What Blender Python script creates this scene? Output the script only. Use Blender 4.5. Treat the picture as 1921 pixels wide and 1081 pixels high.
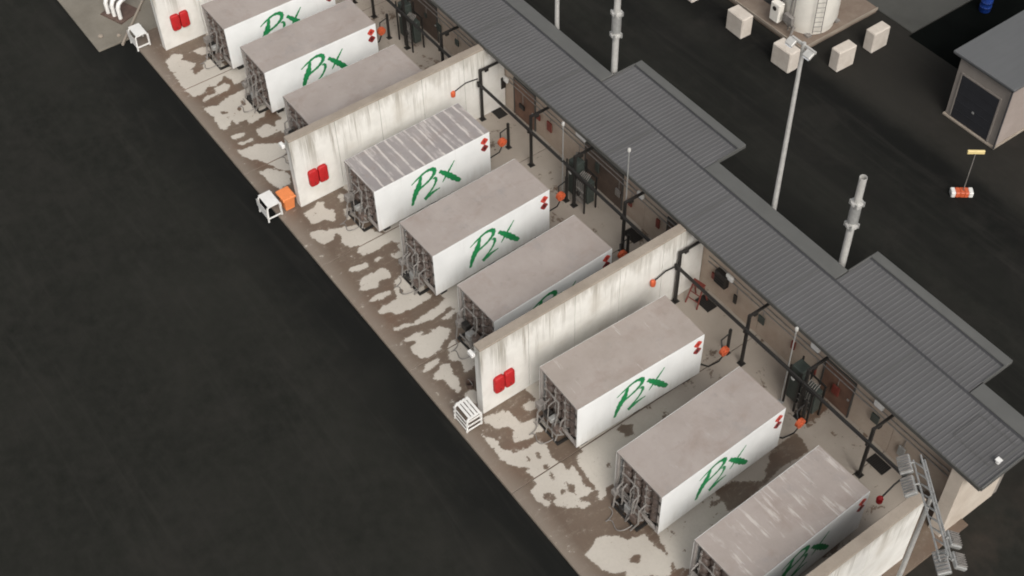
import bpy, bmesh, math, random
import numpy as np
from mathutils import Matrix, Vector
random.seed(7)
R = math.radians
for o in list(bpy.data.objects):
    bpy.data.objects.remove(o)
scene = bpy.context.scene
COL = scene.collection

# ------------------------------------------------------------------ camera
# world: x runs along the row of bays, y from the yard to the building, z up, metres
cam_d = bpy.data.cameras.new('camera')
cam = bpy.data.objects.new('camera', cam_d)
COL.objects.link(cam)
right = Vector((0.59229551, 0.80560705, -0.01353918))
down = Vector((0.58744483, -0.4432779, -0.67706224))
fwd = Vector((-0.55144774, 0.39306741, -0.7358012))
m3 = Matrix((right, -down, -fwd)).transposed()
cam.matrix_world = Matrix.Translation((39.1218, -14.6708, 43.4420)) @ m3.to_4x4()
cam_d.sensor_fit = 'HORIZONTAL'
cam_d.sensor_width = 36
cam_d.lens = 2472.36 / 1921 * 36
cam_d.shift_x = -21.868 / 1921
cam_d.shift_y = -119.414 / 1921
cam_d.clip_start = 1
cam_d.clip_end = 2000
scene.camera = cam

# ------------------------------------------------------------------ sky and sun (soft overcast light from the +x side)
SUN_EL, SUN_AZ = R(44), R(-20)          # azimuth measured from +x towards +y
world = bpy.data.worlds.new('World')
scene.world = world
world.use_nodes = True
wn = world.node_tree
wn.nodes.clear()
sky = wn.nodes.new('ShaderNodeTexSky')
sky.sky_type = 'NISHITA'
sky.sun_disc = False
sky.sun_elevation = SUN_EL
sky.sun_rotation = R(90) - SUN_AZ
sky.air_density = 1.0
sky.dust_density = 6.0
sky.ozone_density = 1.0
hs = wn.nodes.new('ShaderNodeHueSaturation')
hs.inputs['Saturation'].default_value = 0.25
bg = wn.nodes.new('ShaderNodeBackground')
bg.inputs['Strength'].default_value = 0.115
wo = wn.nodes.new('ShaderNodeOutputWorld')
wn.links.new(sky.outputs[0], hs.inputs['Color'])
wn.links.new(hs.outputs[0], bg.inputs[0])
wn.links.new(bg.outputs[0], wo.inputs[0])
sun_d = bpy.data.lights.new('sun', 'SUN')
sun_d.energy = 1.25
sun_d.angle = R(35)
sun_d.color = (1.0, 0.95, 0.88)
sun = bpy.data.objects.new('sun', sun_d)
COL.objects.link(sun)
sdir = Vector((math.cos(SUN_EL) * math.cos(SUN_AZ), math.cos(SUN_EL) * math.sin(SUN_AZ), math.sin(SUN_EL)))
sun.rotation_euler = sdir.to_track_quat('Z', 'Y').to_euler()
scene.view_settings.view_transform = 'Standard'
scene.view_settings.look = 'None'
scene.view_settings.exposure = 0.28
scene.view_settings.gamma = 1
scene.render.filter_size = 1.9
scene.cycles.filter_width = 1.9

# ------------------------------------------------------------------ materials
class NT:
    def __init__(s, name):
        s.m = bpy.data.materials.new(name)
        s.m.use_nodes = True
        s.t = s.m.node_tree
        s.b = s.t.nodes['Principled BSDF']
        s.tc = s.t.nodes.new('ShaderNodeTexCoord')
    def n(s, typ, **kw):
        x = s.t.nodes.new(typ)
        for k, v in kw.items():
            setattr(x, k, v)
        return x
    def l(s, a, b):
        s.t.links.new(a, b)
    def vec(s, scale=(1, 1, 1), src='Object'):
        mp = s.n('ShaderNodeMapping')
        mp.inputs['Scale'].default_value = scale
        s.l(s.tc.outputs[src], mp.inputs[0])
        return mp.outputs[0]
    def noise(s, scale=1.0, vec=None, detail=4, rough=0.55, dist=0.0):
        x = s.n('ShaderNodeTexNoise')
        x.inputs['Scale'].default_value = scale
        x.inputs['Detail'].default_value = detail
        x.inputs['Roughness'].default_value = rough
        x.inputs['Distortion'].default_value = dist
        s.l(vec if vec else s.tc.outputs['Object'], x.inputs['Vector'])
        return x.outputs['Fac']
    def ramp(s, fac, lo, hi, a=0.0, b=1.0):
        x = s.n('ShaderNodeMapRange')
        x.inputs['From Min'].default_value = lo
        x.inputs['From Max'].default_value = hi
        x.inputs['To Min'].default_value = a
        x.inputs['To Max'].default_value = b
        s.l(fac, x.inputs['Value'])
        return x.outputs[0]
    def math(s, op, a, b=None):
        x = s.n('ShaderNodeMath', operation=op)
        for i, v in enumerate((a, b)):
            if v is None:
                continue
            if isinstance(v, (int, float)):
                x.inputs[i].default_value = v
            else:
                s.l(v, x.inputs[i])
        return x.outputs[0]
    def mix(s, fac, a, b):
        x = s.n('ShaderNodeMix', data_type='RGBA')
        if isinstance(fac, (int, float)):
            x.inputs[0].default_value = fac
        else:
            s.l(fac, x.inputs[0])
        for i, v in ((6, a), (7, b)):
            if isinstance(v, tuple):
                x.inputs[i].default_value = (*v, 1)
            else:
                s.l(v, x.inputs[i])
        return x.outputs[2]
    def shifted(s, scale=(1, 1, 1)):
        """object coordinates moved by a different amount on each object"""
        oi = s.n('ShaderNodeObjectInfo')
        mu = s.n('ShaderNodeVectorMath', operation='SCALE')
        mu.inputs[0].default_value = (37.0, 53.0, 11.0)
        s.l(oi.outputs['Random'], mu.inputs['Scale'])
        ad = s.n('ShaderNodeVectorMath', operation='ADD')
        s.l(s.vec(scale), ad.inputs[0])
        s.l(mu.outputs[0], ad.inputs[1])
        return ad.outputs[0]
    def sep(s, src='Object'):
        x = s.n('ShaderNodeSeparateXYZ')
        s.l(s.tc.outputs[src], x.inputs[0])
        return x.outputs
    def col(s, c):
        if isinstance(c, tuple):
            s.b.inputs['Base Color'].default_value = (*c, 1)
        else:
            s.l(c, s.b.inputs['Base Color'])
        return s
    def rough(s, r):
        if isinstance(r, (int, float)):
            s.b.inputs['Roughness'].default_value = r
        else:
            s.l(r, s.b.inputs['Roughness'])
        return s
    def bump(s, h, strength=0.3, dist=0.02):
        x = s.n('ShaderNodeBump')
        x.inputs['Strength'].default_value = strength
        x.inputs['Distance'].default_value = dist
        s.l(h, x.inputs['Height'])
        s.l(x.outputs[0], s.b.inputs['Normal'])
        return s

def plain(name, c, rough=0.55, var=0.25, scale=3.0, metal=0.0, src='Object'):
    """a paint or metal with mottled dirt"""
    t = NT(name)
    f = t.ramp(t.noise(scale, detail=6, rough=0.65), 0.3, 0.75)
    dk = tuple(v * (1 - var) for v in c)
    t.col(t.mix(f, dk, c)).rough(rough)
    t.b.inputs['Metallic'].default_value = metal
    return t.m

def mat_asphalt():
    t = NT('asphalt')
    big = t.ramp(t.noise(0.14, detail=6, rough=0.62, dist=0.8), 0.34, 0.66)
    lanes = t.ramp(t.noise(1.0, t.vec((0.02, 0.42, 1)), detail=4, rough=0.6), 0.35, 0.68)
    y = t.sep()[1]
    road = t.ramp(y, 14.0, 19.0)
    lf = t.math('MULTIPLY', lanes, road)
    grit = t.noise(42, detail=3, rough=0.8)
    fine = t.noise(2.2, detail=8, rough=0.75)
    c = t.mix(big, (0.0080, 0.0088, 0.0068), (0.0160, 0.0164, 0.0132))
    c = t.mix(t.ramp(fine, 0.3, 0.75), c, (0.0215, 0.0212, 0.0182))
    c = t.mix(t.math('MULTIPLY', lf, 0.75), c, (0.0065, 0.0066, 0.006))
    dust = t.math('MULTIPLY', t.ramp(t.noise(0.16, detail=6, rough=0.65), 0.56, 0.74), t.ramp(y, 22.0, 26.0))
    c = t.mix(t.math('MULTIPLY', dust, 0.5), c, (0.045, 0.038, 0.033))
    yw = t.math('ADD', y, t.ramp(t.noise(0.25, detail=4), 0.3, 0.7, -0.35, 0.35))
    drain = t.math('MULTIPLY', t.ramp(yw, 23.6, 25.4), t.ramp(yw, 26.9, 26.2))
    c = t.mix(t.math('MULTIPLY', drain, 0.75), c, (0.005, 0.0052, 0.0048))
    c = t.mix(t.math('MULTIPLY', t.ramp(yw, 26.4, 27.6), 0.45), c, (0.030, 0.027, 0.0235))
    patch = t.ramp(t.noise(0.33, detail=7, rough=0.7, dist=0.6), 0.5, 0.72)
    c = t.mix(t.math('MULTIPLY', patch, 0.35), c, (0.028, 0.0255, 0.0225))
    c = t.mix(t.ramp(grit, 0.66, 0.85, 0.0, 0.3), c, (0.045, 0.044, 0.04))
    # asphalt is darker in a band along the edge of the concrete apron
    n = t.noise(0.5, detail=5)
    yy = t.math('ADD', y, t.ramp(n, 0.3, 0.7, -0.55, 0.55))
    wet = t.math('MULTIPLY', t.ramp(yy, -3.2, -0.6), t.ramp(y, 6.0, 3.0))
    wet = t.math('MULTIPLY', wet, 0.75)
    c = t.mix(wet, c, (0.006, 0.0065, 0.0062))
    scrub = t.noise(1.0, t.vec((0.10, 1.1, 1)), detail=6, rough=0.7, dist=1.2)
    c = t.mix(t.ramp(scrub, 0.52, 0.75, 0.0, 0.40), c, (0.030, 0.0285, 0.025))
    mud = t.math('MULTIPLY', t.ramp(t.sep()[0], 27.5, 30.0), t.ramp(t.noise(0.4, detail=6, rough=0.65), 0.42, 0.65))
    c = t.mix(t.math('MULTIPLY', mud, 0.55), c, (0.055, 0.042, 0.034))
    oil = t.ramp(t.noise(0.55, detail=5, rough=0.6), 0.66, 0.78)
    c = t.mix(t.math('MULTIPLY', oil, 0.45), c, (0.008, 0.008, 0.0075))
    t.col(c).rough(t.ramp(fine, 0.3, 0.7, 0.85, 0.97)).bump(grit, 0.4, 0.01)
    t.b.inputs['Specular IOR Level'].default_value = 0.12
    return t.m

def mat_apron():
    t = NT('apron_concrete')
    at = t.n('ShaderNodeAttribute', attribute_name='dry')
    e = t.noise(4.6, detail=8, rough=0.78, dist=0.6)
    v = t.math('ADD', at.outputs['Fac'], t.ramp(e, 0.25, 0.75, -0.60, 0.60))
    st = t.noise(1.0, t.vec((3.0, 1.2, 1)), detail=7, rough=0.72, dist=0.5)
    v = t.math('ADD', v, t.ramp(st, 0.3, 0.7, -0.46, 0.44))
    pool = t.ramp(t.noise(0.55, detail=6, rough=0.7, dist=0.6), 0.54, 0.68, 0.0, 1.1)
    v = t.math('SUBTRACT', v, t.math('MULTIPLY', pool, t.ramp(t.sep()[1], 3.2, 4.4)))
    dry = t.ramp(v, 0.42, 0.56)
    damp = t.ramp(v, 0.05, 0.40)
    big = t.ramp(t.noise(0.35, detail=5), 0.3, 0.7)
    rust = t.ramp(t.noise(0.22, detail=4), 0.5, 0.72)
    fine = t.noise(9, detail=6, rough=0.7)
    wetc = t.mix(big, (0.105, 0.073, 0.052), (0.155, 0.115, 0.084))
    wetc = t.mix(t.math('MULTIPLY', rust, 0.7), wetc, (0.145, 0.075, 0.043))
    wetc = t.mix(t.ramp(fine, 0.4, 0.8, 0.0, 0.35), wetc, (0.085, 0.068, 0.052))
    wetc = t.mix(t.math('MULTIPLY', damp, 0.30), wetc, (0.24, 0.205, 0.165))
    dryc = t.mix(big, (0.41, 0.375, 0.325), (0.50, 0.465, 0.41))
    dryc = t.mix(t.ramp(fine, 0.45, 0.75, 0.0, 0.4), dryc, (0.36, 0.325, 0.28))
    # dry concrete turns darker further inside the bays than at the front
    inner = t.ramp(t.sep()[1], 4.5, 9.5)
    dryc = t.mix(t.math('MULTIPLY', inner, 0.75), dryc, t.mix(big, (0.24, 0.20, 0.165), (0.32, 0.28, 0.235)))
    edge = t.math('MULTIPLY', t.ramp(t.math('ADD', t.sep()[1], t.ramp(big, 0, 1, -0.15, 0.15)), 0.75, 0.15), 0.45)
    wetc = t.mix(edge, wetc, (0.27, 0.235, 0.195))
    c = t.mix(dry, wetc, dryc)
    t.col(c).rough(t.ramp(dry, 0, 1, 0.55, 0.92)).bump(fine, 0.25, 0.01)
    return t.m

def mat_wall():
    """pale painted precast panels with dark run-off streaks below the coping"""
    t = NT('wall_paint')
    s = t.sep()
    st = t.noise(1.0, t.vec((3.4, 3.4, 0.09)), detail=5, rough=0.75)
    st2 = t.noise(1.0, t.vec((0.5, 0.5, 0.2)), detail=3)
    reach = t.math('ADD', s[2], t.ramp(st2, 0.25, 0.75, -0.9, 0.9))
    up = t.ramp(reach, 1.7, 3.6)
    f = t.math('MULTIPLY', t.ramp(st, 0.50, 0.58), up)
    fr_ = t.math('ADD', s[2], t.ramp(t.noise(1.0, t.vec((2.2, 2.2, 0.3)), detail=5, rough=0.75), 0.25, 0.75, -0.75, 0.75))
    f = t.math('MAXIMUM', f, t.math('MULTIPLY', t.ramp(fr_, 3.35, 4.0), 0.7))
    blot = t.ramp(t.noise(1.3, detail=5), 0.35, 0.75)
    c = t.mix(blot, (0.61, 0.595, 0.555), (0.72, 0.705, 0.665))
    c = t.mix(t.math('MULTIPLY', f, 0.80), c, (0.27, 0.245, 0.20))
    c = t.mix(t.math('MULTIPLY', t.ramp(t.noise(0.8, detail=4), 0.55, 0.7), 0.3), c, (0.48, 0.43, 0.36))
    t.col(c).rough(0.8).bump(t.noise(30, detail=3), 0.15, 0.01)
    return t.m

def mat_concrete(name, a, b, rough=0.88, sc=0.8, spec=0.3):
    t = NT(name)
    t.b.inputs['Specular IOR Level'].default_value = spec
    f = t.ramp(t.noise(sc, detail=6, rough=0.65), 0.3, 0.72)
    g = t.noise(14, detail=5, rough=0.75)
    c = t.mix(f, a, b)
    c = t.mix(t.ramp(g, 0.5, 0.8, 0, 0.35), c, tuple(v * 0.6 for v in a))
    t.col(c).rough(rough).bump(g, 0.25, 0.01)
    return t.m

def mat_roof(name, a, b):
    t = NT(name)
    f = t.ramp(t.noise(0.25, detail=5), 0.3, 0.7)
    g = t.noise(1.0, t.vec((5.0, 0.35, 1)), detail=5, rough=0.7)
    c = t.mix(f, a, b)
    c = t.mix(t.ramp(g, 0.45, 0.75, 0, 0.3), c, tuple(v * 0.72 for v in a))
    t.col(c).rough(0.62)
    return t.m

def mat_ctop(name, base, base2, wear, lines=False):
    """container roof paint: soot and water blotches, pale scuffs running across"""
    t = NT(name)
    f = t.ramp(t.noise(0.55, t.shifted(), detail=6, rough=0.68), 0.32, 0.70)
    c = t.mix(f, base, base2)
    br = t.ramp(t.noise(0.9, t.shifted((1, 0.7, 1)), detail=5, rough=0.7, dist=0.4), 0.52, 0.70)
    c = t.mix(t.math('MULTIPLY', br, 0.50), c, (0.25, 0.195, 0.165))
    gr = t.ramp(t.noise(0.65, t.shifted((1.3, 1.0, 1)), detail=6, rough=0.72), 0.56, 0.74)
    c = t.mix(t.math('MULTIPLY', gr, 0.55), c, (0.225, 0.215, 0.21))
    pl = t.ramp(t.noise(1.3, t.shifted((0.6, 1.6, 1)), detail=6, rough=0.75), 0.58, 0.72)
    c = t.mix(t.math('MULTIPLY', pl, 0.30), c, (0.46, 0.43, 0.41))
    bl = t.ramp(t.noise(2.6, t.shifted(), detail=4), 0.62, 0.76)
    c = t.mix(t.math('MULTIPLY', bl, 0.30), c, tuple(v * 0.6 for v in base))
    if wear > 0:
        sx = t.noise(1.0, t.shifted((0.42, 3.6, 1)), detail=5, rough=0.72)
        brk = t.ramp(t.noise(1.1, t.shifted(), detail=3), 0.40, 0.56)
        w = t.math('MULTIPLY', t.ramp(sx, 0.70 - 0.17 * wear, 0.77 - 0.17 * wear), brk)
        if lines:
            y = t.sep()[1]
            wob = t.ramp(t.noise(1.5, detail=3), 0.3, 0.7, -0.03, 0.03)
            tri = t.math('PINGPONG', t.math('ADD', y, wob), 0.265)
            ln = t.ramp(tri, 0.065, 0.025)
            edge = t.ramp(t.noise(1.6, t.vec((1.0, 2.5, 1)), detail=5, rough=0.7), 0.34, 0.50)
            w = t.math('MAXIMUM', t.math('MULTIPLY', ln, edge), t.math('MULTIPLY', w, 0.5))
        c = t.mix(t.math('MULTIPLY', w, 0.8 if lines else 0.55), c, (0.58, 0.54, 0.50))
    t.col(c).rough(0.65)
    return t.m

def mat_white():
    t = NT('container_white')
    s = t.sep()
    f = t.ramp(t.noise(0.9, t.shifted(), detail=5), 0.3, 0.7)
    c = t.mix(f, (0.68, 0.685, 0.675), (0.76, 0.765, 0.755))
    dn = t.noise(1.0, t.shifted((1, 3.0, 0.3)), detail=5, rough=0.7)
    low_tint = t.math('MULTIPLY', t.ramp(t.math('ADD', s[2], t.ramp(dn, 0.3, 0.7, -0.4, 0.4)), 1.05, 0.35), 0.36)  # browner and darker towards the bottom of the panel
    c = t.mix(low_tint, c, (0.42, 0.385, 0.34))
    run = t.math('MULTIPLY', t.ramp(t.noise(1.0, t.shifted((1, 7.0, 0.25)), detail=5, rough=0.7), 0.60, 0.72), 0.16)
    c = t.mix(run, c, (0.40, 0.37, 0.33))
    t.col(c).rough(0.5)
    return t.m

M = dict(
    asphalt=mat_asphalt(), apron=mat_apron(), wall=mat_wall(),
    coping=mat_concrete('coping_concrete', (0.245, 0.205, 0.165), (0.33, 0.285, 0.235)),
    backwall=mat_concrete('back_wall_concrete', (0.34, 0.265, 0.21), (0.46, 0.39, 0.32), sc=0.5),
    endwall=mat_concrete('end_wall_plaster', (0.44, 0.375, 0.31), (0.58, 0.52, 0.445), sc=0.6),
    slab=mat_concrete('old_slab_concrete', (0.15, 0.135, 0.11), (0.22, 0.20, 0.165), sc=0.5),
    pave=mat_concrete('grey_paving', (0.052, 0.052, 0.047), (0.07, 0.07, 0.063), sc=0.4),
    shadeground=mat_concrete('ground_shade', (0.0022, 0.0028, 0.0025), (0.0042, 0.0052, 0.0046), rough=1.0, sc=0.5, spec=0.03),  # near-black colour standing in for a shadow on the ground
    block=mat_concrete('block_concrete', (0.46, 0.41, 0.355), (0.60, 0.55, 0.49), sc=1.2),
    padfloor=mat_concrete('pad_floor', (0.15, 0.11, 0.085), (0.235, 0.19, 0.15), sc=0.9),
    roof=mat_roof('roof_sheet_grey', (0.082, 0.080, 0.080), (0.103, 0.101, 0.102)),
    flashing=plain('roof_flashing', (0.105, 0.105, 0.099), 0.5, 0.15, 1.2),
    gutter=plain('gutter_dark', (0.045, 0.045, 0.048), 0.6, 0.3, 2),
    fascia=plain('fascia_grey', (0.075, 0.074, 0.068), 0.55, 0.3, 2),
    white=mat_white(),
    wframe=plain('frame_taupe', (0.36, 0.33, 0.305), 0.55, 0.3, 4),
    ctop=mat_ctop('container_top', (0.294, 0.254, 0.228), (0.355, 0.313, 0.286), 0.0),
    ctop_lines=mat_ctop('container_top_striped', (0.242, 0.221, 0.217), (0.298, 0.273, 0.263), 1.0, True),
    ctop_scuff=mat_ctop('container_top_scuffed', (0.303, 0.263, 0.236), (0.364, 0.318, 0.290), 1.0),
    ctop_few=mat_ctop('container_top_lightly_scuffed', (0.294, 0.254, 0.223), (0.355, 0.309, 0.278), 0.55),
    brown=plain('red_brown_primer', (0.13, 0.082, 0.064), 0.7, 0.5, 3),
    tube=plain('cylinder_brown', (0.15, 0.112, 0.094), 0.5, 0.45, 5),
    dark=plain('black_steel', (0.020, 0.018, 0.016), 0.55, 0.4, 5),
    galv=plain('galvanised_steel', (0.40, 0.40, 0.385), 0.45, 0.3, 6, 0.35),
    greysteel=plain('grey_pipework', (0.27, 0.25, 0.23), 0.5, 0.45, 6),
    silver=plain('pale_aluminium', (0.56, 0.55, 0.52), 0.4, 0.25, 5, 0.2),
    offwhite=plain('white_enamel', (0.75, 0.74, 0.71), 0.45, 0.15, 3),
    tank=plain('tank_white', (0.80, 0.77, 0.70), 0.45, 0.14, 1.4),
    red=plain('red_plastic', (0.50, 0.012, 0.014), 0.6, 0.35, 3),
    redsteel=plain('red_steel', (0.20, 0.04, 0.028), 0.55, 0.35, 5),
    darkred=plain('dark_red_print', (0.24, 0.016, 0.016), 0.5, 0.2, 5),
    redprint=plain('red_print', (0.56, 0.06, 0.038), 0.5, 0.15, 5),
    orange=plain('orange_plastic', (0.82, 0.26, 0.085), 0.45, 0.25, 4),
    orangered=plain('orange_red_rubber', (0.62, 0.12, 0.045), 0.5, 0.3, 6),
    yellow=plain('yellow_plate', (0.75, 0.60, 0.28), 0.5, 0.15, 4),
    green=plain('green_print', (0.010, 0.265, 0.080), 0.5, 0.40, 1.3),
    panelgreen=plain('dark_green_enamel', (0.055, 0.068, 0.060), 0.5, 0.45, 4),
    rust=plain('rust_brown_door', (0.19, 0.105, 0.072), 0.7, 0.45, 1.5),
    umber=plain('dark_brown_door', (0.125, 0.088, 0.068), 0.7, 0.4, 1.5),
    shedwall=mat_concrete('shed_render', (0.20, 0.175, 0.155), (0.26, 0.235, 0.21), sc=0.7),
    shedlit=mat_concrete('shed_lit_side', (0.27, 0.225, 0.20), (0.34, 0.29, 0.26), sc=0.6),  # lighter than the shed front: side light put into the colour
    sheddoor=plain('shed_door', (0.030, 0.031, 0.036), 0.5, 0.3, 2),
    shedroof=mat_roof('shed_roof_grey', (0.088, 0.09, 0.092), (0.105, 0.108, 0.11)),
    blue=plain('blue_plastic', (0.01, 0.045, 0.25), 0.45, 0.3, 3),
    lens=plain('lamp_glass', (0.70, 0.72, 0.74), 0.12, 0.1, 4),
    rubber=plain('black_rubber', (0.015, 0.014, 0.013), 0.7, 0.3, 6),
)

# ------------------------------------------------------------------ geometry helpers
class G:
    """collects shapes in one bmesh"""
    def __init__(s):
        s.bm = bmesh.new()
    def box(s, x0, x1, y0, y1, z0, z1, bev=0.0):
        r = bmesh.ops.create_cube(s.bm, size=1.0, matrix=Matrix.Translation(((x0 + x1) / 2, (y0 + y1) / 2, (z0 + z1) / 2)) @ Matrix.Diagonal((x1 - x0, y1 - y0, z1 - z0, 1)))
        if bev > 0:
            es = list({e for v in r['verts'] for e in v.link_edges})
            bmesh.ops.bevel(s.bm, geom=es, offset=bev, segments=1, affect='EDGES', profile=0.5)
        return s
    def obox(s, mat, sx, sy, sz, bev=0.0):
        r = bmesh.ops.create_cube(s.bm, size=1.0, matrix=mat @ Matrix.Diagonal((sx, sy, sz, 1)))
        if bev > 0:
            es = list({e for v in r['verts'] for e in v.link_edges})
            bmesh.ops.bevel(s.bm, geom=es, offset=bev, segments=1, affect='EDGES', profile=0.5)
        return s
    def tube(s, pts, r, n=8, r2=None):
        """round bar along a polyline; r2 tapers the end"""
        pts = [Vector(p) for p in pts]
        rings = []
        up0 = None
        for i, p in enumerate(pts):
            a = pts[max(i - 1, 0)]
            b = pts[min(i + 1, len(pts) - 1)]
            t = (b - a).normalized()
            u = t.orthogonal().normalized() if up0 is None else (up0 - t * up0.dot(t)).normalized()
            up0 = u
            w = t.cross(u)
            k = i / (len(pts) - 1)
            rr = r if r2 is None else r * (1 - k) + r2 * k
            if 0 < i < len(pts) - 1:
                c = (pts[i + 1] - p).normalized().dot(t)
                rr = rr / max(c, 0.6)
            rings.append([s.bm.verts.new(p + (u * math.cos(2 * math.pi * j / n) + w * math.sin(2 * math.pi * j / n)) * rr) for j in range(n)])
        for a, b in zip(rings, rings[1:]):
            for j in range(n):
                s.bm.faces.new((a[j], a[(j + 1) % n], b[(j + 1) % n], b[j]))
        s.bm.faces.new(rings[0][::-1])
        s.bm.faces.new(rings[-1])
        return s
    def lathe(s, prof, x=0, y=0, n=20):
        """profile of (radius, z) turned about a vertical axis"""
        rings = [[s.bm.verts.new((x + r * math.cos(2 * math.pi * j / n), y + r * math.sin(2 * math.pi * j / n), z)) for j in range(n)] for r, z in prof]
        for a, b in zip(rings, rings[1:]):
            for j in range(n):
                s.bm.faces.new((a[j], a[(j + 1) % n], b[(j + 1) % n], b[j]))
        s.bm.faces.new(rings[0][::-1])
        s.bm.faces.new(rings[-1])
        return s
    def poly(s, pts, off):
        """flat polygon extruded by the vector off"""
        off = Vector(off)
        a = [s.bm.verts.new(Vector(p)) for p in pts]
        b = [s.bm.verts.new(Vector(p) + off) for p in pts]
        n = len(a)
        s.bm.faces.new(a[::-1])
        s.bm.faces.new(b)
        for i in range(n):
            s.bm.faces.new((a[i], a[(i + 1) % n], b[(i + 1) % n], b[i]))
        return s
    def mesh(s, name, smooth=False):
        bmesh.ops.recalc_face_normals(s.bm, faces=s.bm.faces[:])
        me = bpy.data.meshes.new(name)
        s.bm.to_mesh(me)
        s.bm.free()
        if smooth:
            for p in me.polygons:
                p.use_smooth = True
            try:
                me.set_sharp_from_angle(angle=R(40))
            except Exception:
                pass
        return me

def part(name, me, mat, parent=None, loc=(0, 0, 0), rz=0.0, smooth=False):
    """links one mesh object; a G is turned into a mesh, a mesh is shared"""
    if isinstance(me, G):
        me = me.mesh(name, smooth)
    mt = M[mat]
    if len(me.materials) == 0:
        me.materials.append(mt)
    o = bpy.data.objects.new(name, me)
    COL.objects.link(o)
    if me.materials[0] != mt:
        o.material_slots[0].link = 'OBJECT'
        o.material_slots[0].material = mt
    o.location = loc
    o.rotation_euler = (0, 0, rz)
    if parent is not None:
        o.parent = parent
    return o

def thing(name, label, cat, loc=(0, 0, 0), rz=0.0, group=None):
    o = bpy.data.objects.new(name, None)
    o.empty_display_size = 0.2
    COL.objects.link(o)
    o.location = loc
    o.rotation_euler = (0, 0, rz)
    return tag(o, label, cat, group)

def tag(o, label, cat, group=None):
    o['label'] = label
    o['category'] = cat
    if group:
        o['group'] = group
    return o

def struct(o):
    o['kind'] = 'structure'
    return o

def copy_tree(o, parent=None):
    c = o.copy()
    COL.objects.link(c)
    if parent is not None:
        c.parent = parent
    for ch in [k for k in o.children]:
        copy_tree(ch, c)
    return c

# ------------------------------------------------------------------ ground
struct(part('ground', G().box(-300, 330, -250, 330, -1.12, -0.12), 'asphalt'))

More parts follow.
